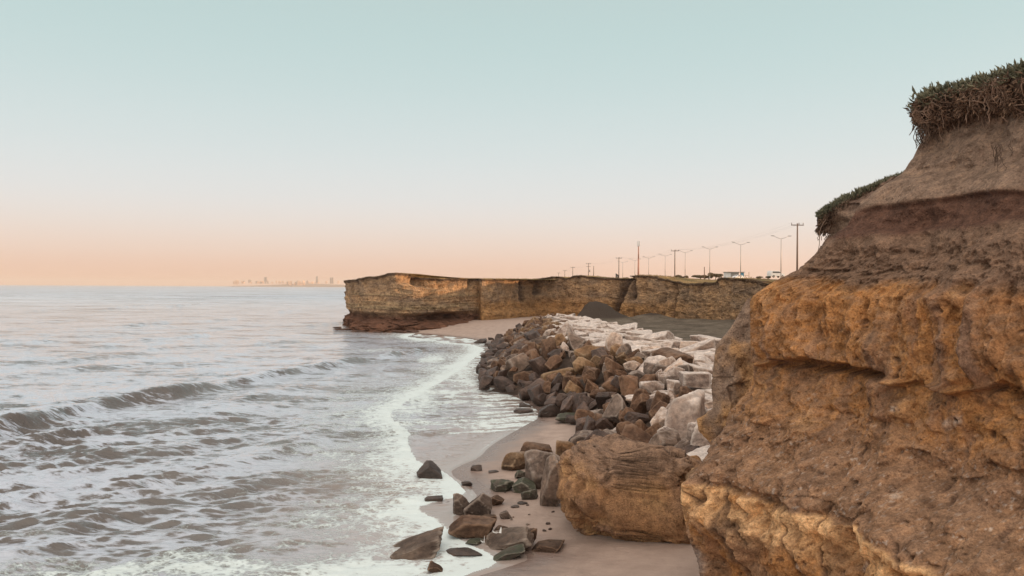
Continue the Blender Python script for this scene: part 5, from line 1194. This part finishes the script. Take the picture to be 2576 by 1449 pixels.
# white scraps of plastic among the rocks
def scrap(box, lab, seed):
    g = ground_b((box[0] + box[2]) / 2, box[3]); g = Vector((g.x, g.y - .55, g.z + .30)); sc = g.y / FPX; w = (box[2] - box[0]) * sc; h = (box[3] - box[1]) * sc
    outl = [(-.5, .55), (-.28, .32), (.0, .30), (.22, .12), (.30, .55), (.44, 1.0), (.48, .62), (.46, .0), (.12, .12), (-.12, .10), (-.48, .28)]
    m = MB(); n = len(outl); rr = random.Random(seed)
    f_ = [(a * w, b * h) for a, b in outl]; bmv = [(x, .05 * math.sin(x * 20), z) for x, z in f_] + [(x, .05 * math.sin(x * 20) + .012, z) for x, z in f_]
    m.v.append(np.array(bmv)); m.f = [list(range(n))[::-1], [n + i for i in range(n)]] + [[i, (i + 1) % n, n + (i + 1) % n, n + i] for i in range(n)]; m.n = 2 * n
    o = m.build('plastic_scrap', M['scrap']); o.location = g; tag(o, lab, 'litter')
scrap((965.6 + 865 / 3.153, 1077 + 822 / 3.153, 965.6 + 937 / 3.153, 1077 + 875 / 3.153), 'torn white scrap of plastic on the stone beside the slanting slab', 1)
scrap((965.6 + 775 / 3.153, 1077 + 890 / 3.153, 965.6 + 805 / 3.153, 1077 + 950 / 3.153), 'smaller bluish white scrap by the mossy stone in the foam', 2)

# ================================================================== distant city
def city():
    D = 7000.0
    def c8(x, y): return ((700 + x / 4.684) / 1.3463, (900 + y / 4.684) / 1.3463)
    xs = np.linspace(300, 2700, 120); V = []
    for x in xs:
        px, _ = c8(x, 0); prof = 4 + 22 * math.exp(-((x - 1150) / 350) ** 2) + 14 * math.exp(-((x - 2000) / 500) ** 2) + 5 * math.sin(x * .01) ** 2
        if x < 420: prof *= (x - 300) / 120
        X = (px - CX) / FPX * D; V += [(X, D - 60, -3), (X, D, prof * .55 + 1), (X, D + 900, prof + 2), (X, D + 2000, prof)]
    V = np.array(V); me = np_mesh('coast', V, grid_faces(120, 4)[:, ::-1]); link('distant_coast', me, plain('distant low land', (.30, .23, .19), .95, 0, .003, .2))['kind'] = 'structure'
    rr = random.Random(8)
    big = [(372, 290, 28, 40, 'small pale block at the seaward tip of the distant city'), (418, 290, 30, 52, 'bright pale block near the seaward tip of the distant city'), (602, 262, 22, 38, 'narrow block left of the first tower of the distant city'), (640, 262, 18, 30, 'short block left of the first tower of the distant city'),
           (918, 250, 50, 60, 'wide dark tower, leftmost high tower of the distant city'), (1710, 275, 38, 92, 'tallest slim tower of the distant city'), (1905, 275, 22, 78, 'left one of the twin towers of the distant city'), (1938, 275, 26, 80, 'right one of the twin towers of the distant city'), (2305, 296, 44, 74, 'tower beside the headland, last of the distant city')]
    for a in [445, 500, 560, 680, 715, 750, 785, 815, 845, 875, 1010, 1065, 1120, 1185, 1230, 1260, 1290, 1312, 1335, 1355, 1382, 1420, 1452, 1478, 1510, 1555, 1600, 1640, 480, 520, 700, 735, 770, 800, 830, 860, 985, 1040, 1090, 1150, 1215, 1245, 1275, 1300, 1325, 1345, 1365, 1400, 1440, 1465, 1490, 1530, 1580, 1620, 1665, 1760, 1820, 2010, 2080, 2160, 2230]:
        dn = 1230 < a < 1500; big.append((a, 300 if dn else 275, rr.uniform(14, 26), rr.uniform(26, 62) if dn else rr.uniform(12, 34), None))
    for x, y, w, h, lb in big:
        px, py = c8(x, y); g = at(px, py, D); u = .555; r = empty('distant_building', (g.x, D + rr.uniform(0, 200), max(g.z, 3)))
        ww, hh = w * u * 1.0, h * u * 1.15; mt = M['bldg2'] if lb and 'tower' in lb else rr.choice([M['bldg'], M['bldg'], M['bldg2']])
        MB().box((0, 10, hh / 2 - 2), (ww, 20, hh + 4)).build('wall', mt, r); MB().box((ww * .1, 10, hh + 1), (ww * .45, 8, 2.5)).build('roof_room', mt, r)
        if lb: MB().box((ww * .0, -.3, hh * .5), (ww * .12, .6, hh * .86)).build('window_bay', M['glass'], r)
        zn = 'seaward of the wide dark tower' if x < 900 else 'between the wide tower and the low middle cluster' if x < 1230 else 'in the crowded low middle cluster' if x < 1400 else 'inland of the middle cluster before the tallest tower' if x < 1700 else 'between the tallest tower and the headland'
        hz = 'tiny' if h < 22 else ('low' if h < 38 else 'taller')
        tag(r, lb or f'{hz} hazy building of the distant city {zn}', 'building', f'{hz} buildings {zn}' if not lb else 'landmark buildings of the distant city')
city()

# ================================================================== haze over the water and the coast
hm = bpy.data.materials.new('coastal haze'); hm.use_nodes = True; ht = hm.node_tree; ht.nodes.clear()
ho = ht.nodes.new('ShaderNodeOutputMaterial'); hv = ht.nodes.new('ShaderNodeVolumePrincipled'); ht.links.new(hv.outputs[0], ho.inputs['Volume'])
hv.inputs['Color'].default_value = (.98, .91, .87, 1); hv.inputs['Density'].default_value = .9e-4; hv.inputs['Anisotropy'].default_value = .0
hb = MB().box((0, 6000, 48), (30000, 17500, 102)).build('haze', hm); tag(hb, kind='stuff')
